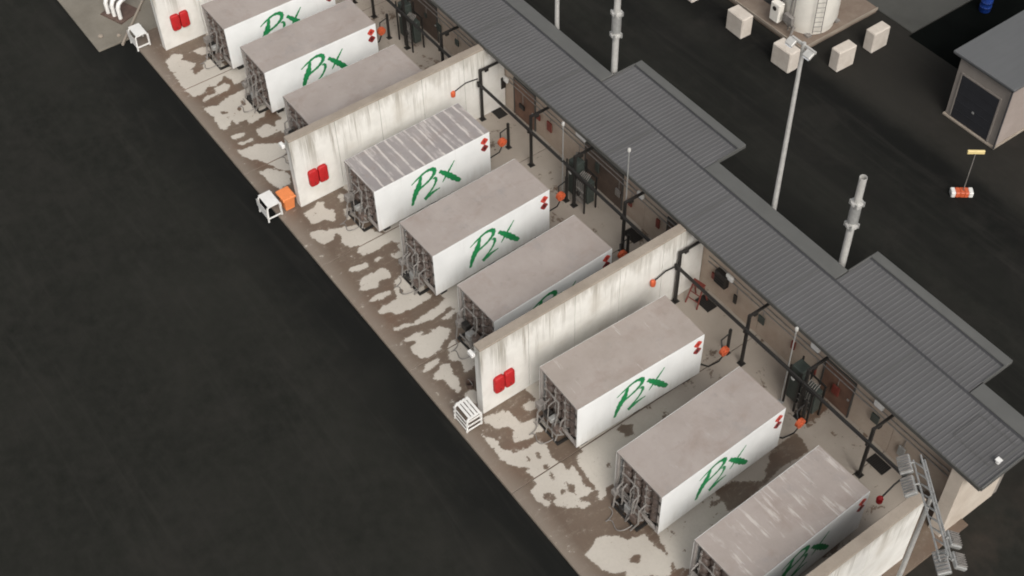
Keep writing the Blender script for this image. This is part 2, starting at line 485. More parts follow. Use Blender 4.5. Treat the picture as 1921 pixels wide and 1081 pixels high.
DRY=[[(-13.49,0.64),(-13.74,1.21),(-13.46,1.66),(-13.08,1.38),(-12.38,1.82),(-11.91,1.4),(-11.62,1.37),(-11.73,1.91),(-12.27,2.31),(-12.06,2.94),(-11.29,2.91),(-10.8,3.27),(-10.39,3.54),(-9.84,3.3),(-9.76,2.66),(-10.12,2.66),(-10.69,2.59),(-10.41,2.21),(-10.25,1.82),(-10.4,1.48),(-10.1,1.08),(-10.21,0.6),(-10.76,0.47),(-11.74,0.53),(-12.84,0.59)],[(-13.41,2.21),(-13.34,2.73),(-13.0,3.11),(-12.72,2.85),(-12.79,2.33),(-13.15,2.2)],[(-9.62,0.72),(-9.85,1.14),(-9.74,1.56),(-10.13,1.7),(-10.17,2.32),(-9.86,2.46),(-9.56,2.19),(-9.63,1.56),(-9.53,1.03),(-9.48,0.77)],[(-9.07,0.59),(-9.1,0.87),(-8.84,1.15),(-9.0,1.53),(-9.14,2.08),(-9.13,2.62),(-9.16,3.18),(-8.68,3.35),(-8.2,3.45),(-7.29,3.07),(-6.8,2.69),(-6.71,2.04),(-6.73,1.82),(-7.1,1.9),(-7.22,1.37),(-7.65,1.3),(-7.2,1.01),(-7.12,0.67),(-7.37,0.54),(-8.2,0.71),(-8.78,0.59)],[(-6.51,0.73),(-6.5,1.11),(-6.25,1.44),(-6.17,1.05),(-6.26,0.69)],[(-5.88,0.69),(-5.84,1.11),(-5.76,1.65),(-5.63,1.46),(-5.64,0.88)],[(-6.27,1.86),(-6.11,2.07),(-6.35,2.44),(-5.9,2.73),(-5.47,2.66),(-5.39,2.15),(-5.51,1.86)],[(-6.14,2.92),(-6.09,3.49),(-5.36,3.32),(-5.11,2.88),(-5.8,2.73)],[(-5.43,0.48),(-5.32,1.18),(-5.18,1.68),(-4.46,2.63),(-3.91,2.5),(-3.39,2.2),(-4.5,0.73),(-5.02,0.55)],[(-5.33,1.44),(-4.94,1.95),(-4.31,2.17),(-3.65,2.3),(-2.75,1.87),(-2.98,1.57),(-3.59,1.34),(-3.98,1.13),(-4.44,0.96)],[(-3.48,0.61),(-3.47,1.14),(-3.09,1.42),(-2.64,1.73),(-2.06,1.48),(-1.98,0.87),(-2.66,0.69),(-3.2,0.7)],[(0.11,0.96),(-0.04,1.21),(-0.01,1.59),(-0.25,1.84),(-0.07,2.08),(0.38,1.87),(0.65,2.23),(1.37,1.85),(1.14,1.77),(0.93,1.49),(0.9,1.23),(0.84,0.93),(0.37,0.97)],[(0.88,2.54),(0.89,2.83),(1.27,2.94),(1.59,2.69),(1.58,2.41),(1.26,2.37)],[(0.06,2.7),(-0.06,3.0),(0.24,3.05),(0.44,2.75)],[(1.18,0.56),(1.3,0.99),(1.65,1.46),(1.69,1.72),(2.07,2.45),(2.48,2.77),(3.02,3.06),(3.57,3.35),(3.82,3.25),(3.83,2.84),(3.93,2.44),(3.86,1.81),(3.52,1.68),(3.19,1.99),(3.07,1.62),(2.62,1.45),(2.11,1.64),(1.88,1.55),(2.19,1.31),(2.27,0.76),(1.75,0.62)],[(4.18,0.78),(4.11,1.1),(4.32,1.8),(4.51,1.63),(4.44,1.12)],[(4.28,2.05),(4.34,2.4),(4.5,2.25),(4.41,2.03)],[(4.52,2.74),(4.57,3.5),(4.87,3.37),(4.88,2.85)],[(5.39,0.65),(4.87,1.08),(4.88,1.51),(5.0,1.77),(4.88,2.12),(5.32,2.29),(5.6,2.06),(5.48,1.58),(5.73,1.31),(5.64,0.93)],[(3.55,3.65),(3.69,3.9),(4.36,3.87),(4.44,3.65),(3.91,3.59)],[(6.14,0.63),(6.03,1.13),(6.16,1.71),(6.37,1.63),(6.43,1.16),(6.3,0.74)],[(6.84,0.62),(6.79,1.15),(6.79,1.64),(6.46,1.8),(5.92,2.09),(5.77,2.51),(5.55,2.83),(5.77,3.02),(6.14,2.89),(6.68,3.1),(7.14,2.8),(7.56,2.96),(7.65,2.68),(7.6,1.83),(7.57,1.3),(7.2,1.0),(7.1,0.63)],[(8.04,0.62),(8.09,1.07),(8.24,1.41),(8.4,1.53),(8.3,1.59),(8.19,2.21),(8.18,2.6),(8.12,2.92),(8.0,3.45),(7.97,3.91),(8.4,3.68),(8.49,3.11),(8.63,2.41),(8.48,1.58),(8.24,0.98),(8.2,0.69)],[(8.87,2.5),(8.7,3.09),(8.74,3.34),(8.93,3.2),(8.97,2.68)],[(8.82,0.66),(8.78,1.17),(9.03,1.98),(9.13,2.35),(9.54,2.57),(9.77,2.3),(10.09,1.6),(10.21,1.2),(10.08,0.75),(9.48,0.61),(9.27,0.69),(9.22,1.1),(9.0,0.81)],[(10.58,0.5),(10.38,0.87),(10.47,1.45),(10.69,1.2),(10.77,0.72)],[(10.3,1.89),(9.95,2.35),(10.27,2.4),(10.47,3.14),(10.89,2.95),(11.64,2.37),(11.76,1.8),(11.13,1.97),(10.82,1.65)],[(11.17,0.59),(10.9,0.96),(10.76,1.32),(10.99,1.53),(11.48,1.36),(12.0,1.33),(12.37,1.12),(12.38,0.96),(12.03,0.93),(11.47,0.89),(11.33,0.62)],[(12.63,1.11),(12.52,1.5),(12.77,1.65),(13.34,1.36),(12.8,0.99)],[(12.44,0.6),(12.82,0.66),(12.89,0.51)],[(13.95,1.14),(14.06,1.63),(14.24,2.09),(14.65,2.16),(15.03,2.15),(15.27,2.98),(15.91,2.98),(15.76,2.46),(15.84,1.97),(15.65,1.38),(15.3,1.58),(15.08,1.8),(14.91,1.66),(14.7,1.29),(14.18,1.02)],[(14.38,2.57),(14.4,3.04),(14.64,3.35),(14.88,3.06),(14.79,2.7)],[(14.37,0.55),(14.59,0.68),(15.08,0.91),(15.46,0.84),(15.73,0.95),(16.08,1.17),(16.04,1.36),(16.16,1.69),(16.09,2.21),(16.3,2.37),(16.79,2.21),(17.19,2.17),(17.63,2.35),(17.71,2.61),(18.16,2.57),(18.66,2.45),(19.17,2.57),(19.17,1.95),(19.25,1.67),(19.3,1.43),(18.83,1.03),(18.58,1.01),(18.71,0.76),(18.24,0.55),(17.72,0.63),(17.64,1.0),(17.34,1.07),(16.97,0.98),(16.84,1.29),(16.67,0.9),(16.32,0.68),(15.8,0.55),(15.2,0.56)],[(19.29,1.65),(19.41,2.12),(19.56,2.16),(19.54,1.76)],[(17.69,2.83),(17.52,3.18),(17.68,3.48),(17.44,3.89),(17.65,4.58),(18.01,5.16),(18.27,5.01),(18.36,4.38),(18.55,4.07),(19.28,3.43),(19.35,3.05),(19.63,2.72),(19.63,2.41),(19.4,2.65),(18.44,2.78)],[(21.02,0.67),(21.0,1.04),(20.81,1.36),(20.89,1.74),(21.19,2.11),(21.5,2.2),(21.58,2.47),(21.73,2.91),(22.22,2.84),(22.61,2.96),(22.95,3.01),(23.32,2.87),(23.55,2.55),(22.56,1.22),(22.48,1.51),(22.28,1.01),(21.88,0.78),(21.36,0.64)],[(22.22,3.24),(22.39,4.12),(22.88,4.04),(23.14,3.99),(23.7,3.38),(23.46,2.91),(23.07,3.02)],[(22.21,4.46),(22.21,5.63),(22.42,6.24),(22.72,5.97),(22.61,5.57),(22.85,5.47),(22.84,4.48)]]
WET=[[(-8.49,2.87),(-8.37,2.76),(-8.38,2.64),(-8.5,2.59),(-8.67,2.63),(-8.78,2.74),(-8.78,2.86),(-8.66,2.91)],[(-8.22,2.43),(-8.12,2.34),(-8.13,2.24),(-8.23,2.19),(-8.38,2.23),(-8.47,2.32),(-8.47,2.42),(-8.36,2.47)],[(-7.95,2.07),(-7.86,1.98),(-7.87,1.89),(-7.96,1.85),(-8.09,1.88),(-8.18,1.97),(-8.18,2.06),(-8.08,2.1)],[(-8.01,1.49),(-8.01,1.4),(-8.11,1.24),(-8.24,1.11),(-8.34,1.07),(-8.34,1.16),(-8.25,1.32),(-8.11,1.46)],[(-7.41,2.78),(-7.3,2.68),(-7.31,2.58),(-7.42,2.53),(-7.58,2.56),(-7.68,2.67),(-7.67,2.77),(-7.56,2.82)],[(6.58,2.11),(6.64,2.04),(6.63,1.96),(6.56,1.92),(6.46,1.95),(6.4,2.02),(6.41,2.1),(6.49,2.14)],[(9.1,1.96),(9.13,1.85),(9.11,1.62),(9.06,1.4),(9.01,1.32),(8.99,1.42),(9.0,1.65),(9.05,1.88)],[(16.58,1.47),(16.62,1.41),(16.61,1.35),(16.55,1.32),(16.48,1.34),(16.44,1.4),(16.46,1.47),(16.51,1.5)],[(16.92,1.75),(16.83,1.71),(16.65,1.74),(16.47,1.82),(16.41,1.91),(16.5,1.95),(16.69,1.92),(16.86,1.84)],[(17.33,1.83),(17.39,1.75),(17.37,1.67),(17.29,1.63),(17.2,1.66),(17.15,1.74),(17.17,1.82),(17.24,1.86)],[(17.95,1.63),(17.86,1.57),(17.67,1.59),(17.48,1.66),(17.41,1.76),(17.5,1.81),(17.69,1.8),(17.88,1.72)],[(17.86,2.5),(17.91,2.42),(17.9,2.33),(17.82,2.29),(17.73,2.32),(17.68,2.4),(17.7,2.49),(17.77,2.53)],[(18.91,1.92),(18.82,1.85),(18.59,1.83),(18.35,1.87),(18.24,1.96),(18.33,2.03),(18.57,2.05),(18.81,2.0)],[(18.56,1.68),(18.61,1.6),(18.6,1.51),(18.52,1.47),(18.42,1.5),(18.37,1.58),(18.39,1.67),(18.47,1.71)],[(18.52,1.28),(18.61,1.12),(18.55,0.93),(18.39,0.82),(18.21,0.86),(18.12,1.02),(18.18,1.21),(18.35,1.32)],[(18.7,3.77),(18.75,3.69),(18.73,3.6),(18.65,3.57),(18.57,3.6),(18.52,3.68),(18.53,3.76),(18.61,3.8)],[(18.67,3.09),(18.71,3.03),(18.7,2.97),(18.64,2.94),(18.57,2.96),(18.53,3.02),(18.55,3.09),(18.6,3.12)],[(22.43,2.2),(22.5,2.07),(22.46,1.91),(22.33,1.83),(22.19,1.87),(22.12,2.0),(22.16,2.16),(22.29,2.24)],[(21.86,6.14),(21.95,6.96),(22.66,7.98),(21.81,9.21),(21.8,10.44),(22.35,10.42),(22.73,10.31),(22.69,8.79),(22.94,6.88),(22.86,5.97),(22.43,6.2)],[(17.59,4.94),(17.47,5.28),(17.73,5.64),(18.18,5.36),(17.95,5.05)]]


def inside(px, py, poly):
    r = np.zeros(px.shape, bool)
    n = len(poly)
    for i in range(n):
        x1, y1 = poly[i]
        x2, y2 = poly[(i + 1) % n]
        if y1 == y2:
            continue
        c = ((y1 > py) != (y2 > py)) & (px < (x2 - x1) * (py - y1) / (y2 - y1) + x1)
        r ^= c
    return r

def dryness(xs, ys):
    """1 where the washed-down concrete has dried, 0 where it is not yet dry"""
    px, py = np.meshgrid(xs, ys, indexing='ij')
    d = np.where(py > 3.3, 1.0, 0.0)
    d = np.where((px > 26.6) & (py > 0.9), 0.0, d)
    for p in DRY:
        d[inside(px, py, p)] = 1.0
    for p in WET:
        d[inside(px, py, p)] = 0.0
    return d

def apron_slab(x0, x1, y0, y1, parent):
    nx = max(2, int((x1 - x0) / 0.065))
    ny = int((y1 - y0) / 0.065)
    xs = np.linspace(x0, x1, nx + 1)
    ys = np.linspace(y0, y1, ny + 1)
    d = dryness(xs, ys)
    for _ in range(2):
        k = np.pad(d, 1, mode='edge')
        d = (k[1:-1, 1:-1] * 2 + k[:-2, 1:-1] + k[2:, 1:-1] + k[1:-1, :-2] + k[1:-1, 2:]) / 6
    verts = [(x, y, 0.0) for x in xs for y in ys]
    vals = list(d.ravel())
    w = ny + 1
    faces = [(i * w + j, (i + 1) * w + j, (i + 1) * w + j + 1, i * w + j + 1) for i in range(nx) for j in range(ny)]
    b = len(verts)
    ch = 0.02
    ring = [(x0, y0), (x1, y0), (x1, y1), (x0, y1)]
    ri = [0, nx * w, nx * w + ny, ny]
    # chamfered edge and the vertical face of the slab
    for (x, y), sx, sy in zip(ring, (-1, 1, 1, -1), (-1, -1, 1, 1)):
        verts.append((x + sx * ch, y + sy * ch, -ch))
        verts.append((x + sx * ch, y + sy * ch, -0.25))
        vals += [0.0, 0.0]
    for i in range(4):
        j = (i + 1) % 4
        faces.append((ri[i], b + 2 * i, b + 2 * j, ri[j]))
        faces.append((b + 2 * i, b + 2 * i + 1, b + 2 * j + 1, b + 2 * j))
    me = bpy.data.meshes.new('apron_slab')
    me.from_pydata(verts, [], faces)
    at = me.attributes.new('dry', 'FLOAT', 'POINT')
    at.data.foreach_set('value', np.array(vals, dtype=np.float32))
    return part('apron_slab', me, 'apron', parent)

apron = bpy.data.objects.new('apron', None)
COL.objects.link(apron)
struct(apron)
JOINTS = [-16.3, -10.9, -3.8, 3.27, 10.3, 17.4, 24.5, 28.55]
for a, b in zip(JOINTS, JOINTS[1:]):
    apron_slab(a + 0.026, b - 0.026, 0.02, 12.7, apron)

# old concrete slab beyond the last bay, at the upper left
struct(part('old_slab', G().box(-40, -16.36, -1.7, 14, -0.3, -0.03, 0.02), 'slab'))
struct(part('kerb', G().obox(Matrix.Translation((-17.45, 0.75, 0.03)) @ Matrix.Rotation(math.atan2(2.5, -2.85), 4, 'Z'), 3.9, 0.12, 0.14, 0.02), 'coping'))
# yard on the far side of the building
struct(part('paved_area', G().box(-40, 7.75, 32.5, 80, -0.3, -0.06, 0.02), 'pave'))
struct(part('shade_patch', G().box(7.8, 30, 32.2, 80, -0.3, -0.112), 'shadeground'))  # flat dark sheet that paints the shadow beside the paving

# ------------------------------------------------------------------ dividing walls between the bays
WH, WT = 4.12, 0.40
def divider(s0, d0, d1, label, joint=2.45):
    t = thing('dividing_wall', label, 'wall', (s0, d0, 0), 0, 'dividing walls between the bays')
    n = max(1, round((d1 - d0) / joint))
    L = (d1 - d0) / n
    for i in range(n):
        a, b = i * L, (i + 1) * L
        part('panel', G().box(0, WT, a + (0.008 if i else 0), b - (0.008 if i < n - 1 else 0), -0.05, WH - 0.10, 0.012), 'wall', t)
    part('coping', G().box(-0.012, WT + 0.012, -0.012, d1 - d0, WH - 0.10, WH, 0.015), 'coping', t)
    return t
divider(-14.63, 1.08, 12.55, 'dividing wall farthest up the row, cut by the top edge')
divider(-0.78, 1.09, 12.55, 'streaked white dividing wall between the far bay and the middle bay')
divider(13.42, 1.23, 12.55, 'streaked white dividing wall between the middle bay and the nearest bay')
divider(27.65, 2.4, 9.75, 'dividing wall at the open end of the row, lower right corner')

# ------------------------------------------------------------------ service building with its long flat roof
bld = thing('service_building', 'long low service building with grey ribbed metal roof behind the bays', 'building', (0, 12.6, 0))
RZ = 4.24
def ribbed(x0, x1, y0, y1, z, per=0.20):
    """trapezoidal roof sheet with ribs running from front to back"""
    g_ = G()
    prof = []
    x = x0
    while x < x1 - 1e-6:
        for dx, dz in ((0, 0), (0.13, 0), (0.145, 0.018), (0.185, 0.018)):
            if x + dx < x1:
                prof.append((x + dx, z + dz))
        x += per
    prof.append((x1, z))
    a = [g_.bm.verts.new((p, y0, q)) for p, q in prof]
    b = [g_.bm.verts.new((p, y1, q)) for p, q in prof]
    for i in range(len(prof) - 1):
        g_.bm.faces.new((a[i], a[i + 1], b[i + 1], b[i]))
    a2 = [g_.bm.verts.new((p, y0, z - 0.02)) for p, q in (prof[0], prof[-1])]
    b2 = [g_.bm.verts.new((p, y1, z - 0.02)) for p, q in (prof[0], prof[-1])]
    g_.bm.faces.new((a2[0], a2[1], b2[1], b2[0]))
    return g_
BY = -12.6   # parts are modelled in yard coordinates, shifted to the building's own origin
def bpart(name, g_, mat, parent=None):
    o = part(name, g_, mat, parent or bld)
    if parent is None:
        o.location = (0, BY, 0)
    return o
X0, X1 = -34.0, 28.9
EXT = [(-10.0, -2.9), (4.82, 11.78), (19.35, 26.05)]
roof = bpart('roof', ribbed(X0, X1, 11.45, 14.08, RZ), 'roof')
for k in range(12):
    bpart('sheet_lap', G().box(28.6 - 5.0 * k - 0.02, 28.6 - 5.0 * k + 0.02, 11.46, 14.07, RZ + 0.002, RZ + 0.024), 'flashing', roof)
for (x0, y0, x1, y1) in ((26.9, 13.75, 26.9, 12.35), (26.9, 12.35, 28.5, 12.35), (26.9, 13.75, 28.5, 13.75)):
    bpart('cable_tray', G().tube([(x0, y0, RZ + 0.035), (x1, y1, RZ + 0.035)], 0.010, 5), 'flashing', roof)
bpart('gutter', G().box(X0, X1, 14.08, 14.20, RZ - 0.1, RZ + 0.004), 'gutter', roof)
x = X0
for a, b in EXT + [(X1, X1)]:
    if a > x:
        bpart('back_flashing', G().box(x, a, 14.20, 14.90, RZ - 0.12, RZ + 0.05, 0.015), 'flashing', roof)
    x = b
bpart('eaves_fascia', G().box(X0, X1 + 0.01, 11.39, 11.45, RZ - 0.16, RZ + 0.03, 0.01), 'fascia', roof)
bpart('verge_flashing', G().box(X1, X1 + 0.06, 11.45, 14.90, RZ - 0.16, RZ + 0.06, 0.01), 'flashing', roof)
bpart('roof_deck', G().box(X0, X1 - 0.02, 11.5, 14.88, RZ - 0.15, RZ - 0.105), 'fascia', roof)
for i, (a, b) in enumerate(EXT):
    e = bpart('roof_extension', ribbed(a + 0.05, b - 0.05, 14.20, 16.03, RZ), 'roof')
    bpart('gutter', G().box(a + 0.05, b - 0.05, 16.03, 16.14, RZ - 0.1, RZ + 0.004), 'gutter', e)
    bpart('back_flashing', G().box(a, b, 16.14, 16.55, RZ - 0.14, RZ + 0.055, 0.015), 'flashing', e)
    bpart('verge_flashing', G().box(a, a + 0.05, 14.90, 16.14, RZ - 0.14, RZ + 0.06), 'flashing', e)
    bpart('verge_flashing', G().box(b - 0.05, b, 14.90, 16.14, RZ - 0.14, RZ + 0.06), 'flashing', e)
    bpart('extension_wall', G().box(a + 0.6, b - 3.0, 14.75, 16.0, -0.12, RZ - 0.15), 'gutter')
    for px in (a + 0.2, b - 2.9):
        bpart('canopy_post', G().box(px, px + 0.1, 16.2, 16.3, -0.12, RZ - 0.15), 'gutter')
n = 16
for i in range(n):
    a = -30 + i * 58.2 / n
    bpart('back_wall_panel', G().box(a + 0.008, a + 58.2 / n - 0.008, 12.6, 12.8, -0.05, RZ - 0.16, 0.01), 'backwall')
bpart('rear_wall', G().box(-30, 28.2, 14.45, 14.7, -0.12, RZ - 0.16), 'shedwall')
bpart('end_wall', G().box(28.0, 28.22, 11.75, 14.44, -0.12, RZ - 0.16, 0.01), 'endwall')
bpart('end_post', G().box(27.72, 28.26, 11.45, 11.72, -0.02, RZ - 0.16, 0.015), 'endwall')
def bdoor(s, w, h, mat, z=0.02, label=None):
    d = bpart('door', G().box(s - w / 2, s + w / 2, 12.55, 12.592, z, z + h, 0.008), mat)
    bpart('door_frame', G().box(s - w / 2 - 0.06, s - w / 2 - 0.002, 12.53, 12.596, z, z + h + 0.06).box(s + w / 2 + 0.002, s + w / 2 + 0.06, 12.53, 12.596, z, z + h + 0.06).box(s - w / 2, s + w / 2, 12.53, 12.596, z + h + 0.002, z + h + 0.06), 'fascia', d)
    bpart('handle', G().box(s + w / 2 - 0.16, s + w / 2 - 0.06, 12.50, 12.548, z + 1.0, z + 1.06), 'galv', d)
    if label:
        d['label'] = label
bdoor(21.75, 1.5, 2.15, 'rust', label='rust brown door under the roof')
bdoor(7.2, 2.6, 2.2, 'umber', label='wide dark brown door')
bdoor(1.2, 1.6, 2.2, 'rust')
bdoor(-7.5, 2.4, 2.2, 'umber')
bdoor(12.2, 1.2, 2.1, 'umber')
bpart('roof_vent', G().box(28.52, 28.66, 12.6, 12.74, RZ + 0.03, RZ + 0.20, 0.02).box(28.49, 28.69, 12.57, 12.77, RZ + 0.20, RZ + 0.23), 'offwhite')

# ------------------------------------------------------------------ containers
CW, CL, CZ0, CZ1 = 2.44, 6.13, 0.33, 2.855
def stroke(g_, pts, ws, x):
    """brush stroke: a strip of varying width on the side panel, 4 mm thick"""
    pts = [Vector((0, p[0], p[1])) for p in pts]
    # resample
    q, qw = [], []
    for i in range(len(pts) - 1):
        for k in range(4):
            f = k / 4
            p0 = pts[max(i - 1, 0)]; p1 = pts[i]; p2 = pts[i + 1]; p3 = pts[min(i + 2, len(pts) - 1)]
            q.append(0.5 * ((2 * p1) + (p2 - p0) * f + (2 * p0 - 5 * p1 + 4 * p2 - p3) * f * f + (3 * p1 - p0 - 3 * p2 + p3) * f ** 3))
            qw.append(ws[i] * (1 - f) + ws[i + 1] * f)
    q.append(pts[-1]); qw.append(ws[-1])
    L_, R_ = [], []
    for i, p in enumerate(q):
        t = (q[min(i + 1, len(q) - 1)] - q[max(i - 1, 0)]).normalized()
        nrm = Vector((0, -t.z, t.y))
        w = qw[i] * 0.80 * (1 + 0.18 * math.sin(i * 2.3))
        L_.append(p + nrm * w); R_.append(p - nrm * w)
    for (A, B, C_, D) in [(L_[i], L_[i + 1], R_[i + 1], R_[i]) for i in range(len(q) - 1)]:
        vs = [g_.bm.verts.new((x, v.y, v.z)) for v in (A, B, C_, D)]
        g_.bm.faces.new(vs)

def logo_meshes(x):
    zz = CZ0
    def sh(l):
        return [(a, b + zz) for a, b in l]
    p = G()
    stroke(p, sh([(1.81, 0.52), (1.95, 0.96), (2.09, 1.25), (2.26, 1.59), (2.4, 2.05)]), [0.07, 0.15, 0.20, 0.17, 0.05], x)
    stroke(p, sh([(1.86, 1.78), (2.24, 1.99), (2.68, 2.15), (3.0, 2.1), (3.1, 1.95), (3.05, 1.75), (2.8, 1.53), (2.44, 1.37), (2.18, 1.32)]), [0.03, 0.07, 0.09, 0.13, 0.14, 0.12, 0.09, 0.08, 0.16], x + 0.0015)
    two = G()
    stroke(two, sh([(2.98, 1.48), (3.09, 1.50), (3.15, 1.33), (3.02, 1.05), (2.8, 0.81), (2.47, 0.53)]), [0.03, 0.08, 0.10, 0.07, 0.07, 0.10], x)
    stroke(two, sh([(2.47, 0.50), (2.79, 0.64), (3.02, 0.70), (3.32, 0.73)]), [0.12, 0.12, 0.08, 0.03], x + 0.0015)
    ex = G()
    stroke(ex, sh([(3.36, 1.74), (3.62, 1.46), (3.82, 1.23), (4.1, 0.88), (4.42, 0.50)]), [0.10, 0.15, 0.18, 0.18, 0.11], x)
    stroke(ex, sh([(4.18, 1.93), (3.98, 1.66), (3.8, 1.42), (3.65, 1.22), (3.47, 0.98)]), [0.03, 0.06, 0.08, 0.07, 0.03], x + 0.0015)
    return p.mesh('letter_p'), two.mesh('digit_two'), ex.mesh('letter_x')

def rounded(w, h, r, n=4):
    pts = []
    for cx, cy, a0 in ((w / 2 - r, h / 2 - r, 0), (-w / 2 + r, h / 2 - r, 90), (-w / 2 + r, -h / 2 + r, 180), (w / 2 - r, -h / 2 + r, 270)):
        for k in range(n + 1):
            a = R(a0 + 90 * k / n)
            pts.append((cx + r * math.cos(a), cy + r * math.sin(a)))
    return pts

def corrugated_top():
    g_ = G()
    prof = [(0.004, 0)]
    y = 0.16
    while y < CL - 0.30:
        for dy, dz in ((0, 0), (0.05, 0.0012), (0.15, 0.0012), (0.20, 0)):
            prof.append((y + dy, dz))
        y += 0.265
    prof.append((CL - 0.004, 0))
    a = [g_.bm.verts.new((0.012, p, CZ1 - 0.004 + q)) for p, q in prof]
    b = [g_.bm.verts.new((CW - 0.014, p, CZ1 - 0.004 + q)) for p, q in prof]
    for i in range(len(prof) - 1):
        g_.bm.faces.new((a[i], b[i], b[i + 1], a[i + 1]))
    return g_.mesh('roof_panel')

def rails_mesh():
    g_ = G()
    P = 0.13
    for x in (0, CW - P):
        for y in (0, CL - P):
            g_.box(x + 0.004, x + P - 0.004, y + 0.004, y + P - 0.004, CZ0 + 0.11, CZ1 - 0.115, 0.008)
    for x in (0.012, CW - 0.112):
        g_.box(x, x + 0.10, 0.165, CL - 0.165, CZ1 - 0.09, CZ1 - 0.012, 0.01)
        g_.box(x, x + 0.10, 0.165, CL - 0.165, CZ0, CZ0 + 0.14, 0.01)
    for y in (0.012, CL - 0.112):
        g_.box(0.175, CW - 0.175, y, y + 0.10, CZ1 - 0.11, CZ1 - 0.012, 0.01)
        g_.box(0.175, CW - 0.175, y, y + 0.10, CZ0, CZ0 + 0.15, 0.01)
    return g_.mesh('frame')

def slots_mesh():
    """dark hand hole in the front corner post"""
    return G().box(CW - 0.115, CW - 0.02, -0.006, 0.002, CZ0 - 0.13, CZ0 + 0.05).mesh('post_slot')

def manifold_mesh():
    """grey pipes and valves in front of the cylinder heads"""
    g_ = G()
    for x in (0.36, 0.98, 1.60):
        g_.tube([(x, 0.06, CZ0 + 0.25), (x, 0.06, CZ1 - 0.3)], 0.028, 6)
        for k in range(4):
            z = CZ0 + 0.42 + k * 0.52
            g_.tube([(x, 0.06, z), (x + 0.12, 0.10, z), (x + 0.22, 0.20, z)], 0.016, 5)
            g_.box(x - 0.05, x + 0.05, 0.0, 0.12, z - 0.05, z + 0.05, 0.012)
    g_.tube([(0.3, 0.06, CZ0 + 0.3), (1.8, 0.06, CZ0 + 0.3)], 0.035, 6)
    g_.tube([(0.3, 0.05, CZ0 + 1.5), (1.2, 0.05, CZ0 + 1.5), (1.4, -0.12, CZ0 + 1.2), (1.4, -0.3, CZ0 + 0.4)], 0.03, 6)
    return g_.mesh('manifold', True)

def gear_parts(seed):
    """valve bodies, drop pipes and a low skid hugging the lower front of a container"""
    rnd = random.Random(seed)
    pipes = G()
    for k in range(5):
        x = 0.38 + 0.31 * k + rnd.uniform(-0.08, 0.08)
        y = -0.10 - rnd.uniform(0.0, 0.22)
        top = rnd.uniform(0.9, 1.9)
        pipes.tube([(x, 0.02, top), (x, y, top - 0.12), (x + rnd.uniform(-0.1, 0.1), y - 0.05, 0.55), (x + rnd.uniform(-0.2, 0.2), y - rnd.uniform(0.05, 0.3), 0.03)], rnd.uniform(0.022, 0.045), 6)
    pipes.tube([(0.3, -0.2, 0.75), (1.8, -0.22, 0.70)], 0.04, 6)
    pipes.tube([(0.4, -0.32, 0.32), (1.55, -0.30, 0.36), (1.75, -0.1, 0.5)], 0.035, 6)
    valves = []
    for k in range(4):
        x = 0.45 + 0.33 * k + rnd.uniform(-0.1, 0.1)
        z = rnd.uniform(0.30, 1.05)
        w = rnd.uniform(0.09, 0.17)
        valves.append(G().box(x - w, x + w, -0.30 - rnd.uniform(0, 0.12), -0.05, z - w, z + w * 1.2, 0.025).mesh('valve_body'))
    skid = G().box(0.32, 1.78, -0.42, -0.34, 0.01, 0.10, 0.01).box(0.32, 0.42, -0.34, 0.10, 0.01, 0.10).box(1.68, 1.78, -0.34, 0.10, 0.01, 0.10)
    return pipes.mesh('drop_pipes', True), valves, skid.mesh('skid')

def hose_mesh():
    g_ = G()
    pts = []
    for k in range(22):
        t = k / 21
        pts.append((0.35 + 1.15 * t + 0.14 * math.sin(9 * t), -0.55 - 0.42 * math.sin(3.1 * t) + 0.12 * math.sin(14 * t), 0.05 + 0.75 * max(0, t - 0.7)))
    g_.tube(pts, 0.02, 6)
    return g_.mesh('hose', True)

def dome(r=0.24, n=10):
    g_ = G()
    rings = []
    for (rr, y) in ((r, 0.26), (r, 0.17), (r * 0.85, 0.10), (r * 0.5, 0.06), (0.05, 0.05), (0.05, 0.0)):
        rings.append([g_.bm.verts.new((rr * math.cos(2 * math.pi * j / n), y, rr * math.sin(2 * math.pi * j / n))) for j in range(n)])
    for a, b in zip(rings, rings[1:]):
        for j in range(n):
            g_.bm.faces.new((a[j], a[(j + 1) % n], b[(j + 1) % n], b[j]))
    g_.bm.faces.new(rings[-1])
    return g_.mesh('cylinder_head', True)

def rect_yz(x, y0, y1, z0, z1, th, bev=0.008):
    return G().box(x, x + th, y0, y1, z0, z1, bev)

CM = dict(
    frame=rails_mesh(), top=corrugated_top(), slots=slots_mesh(), manifold=manifold_mesh(), hose=hose_mesh(), dome=dome(),
    side_r=rect_yz(CW - 0.012, 0.0, CL, CZ0 + 0.02, CZ1 - 0.005, 0.02).mesh('side_panel'),
    side_l=rect_yz(-0.008, 0.0, CL, CZ0 + 0.02, CZ1 - 0.005, 0.02).mesh('side_panel'),
    bulk=G().box(0.14, CW - 0.14, 0.27, 0.30, CZ0 + 0.15, CZ1 - 0.115).mesh('bulkhead'),
    floor=G().box(0.12, CW - 0.12, 0.12, CL - 0.13, CZ0 + 0.02, CZ0 + 0.10).mesh('floor_plate'),
    door=G().box(0.14, CW / 2 - 0.006, CL - 0.07, CL - 0.02, CZ0 + 0.155, CZ1 - 0.115, 0.01).mesh('rear_door'),
    bar=G().tube([(0, CL - 0.0, CZ0 + 0.2), (0, CL - 0.0, CZ1 - 0.16)], 0.018, 6).mesh('lock_bar'),
    casting=G().box(-0.004, 0.166, -0.004, 0.160, -0.002, 0.112, 0.012).mesh('corner_casting'),
    foot=G().box(-0.11, 0.11, -0.16, 0.16, 0.0, CZ0 - 0.004, 0.01).mesh('foot'),
)
LP, L2, LX = logo_meshes(CW + 0.0125)
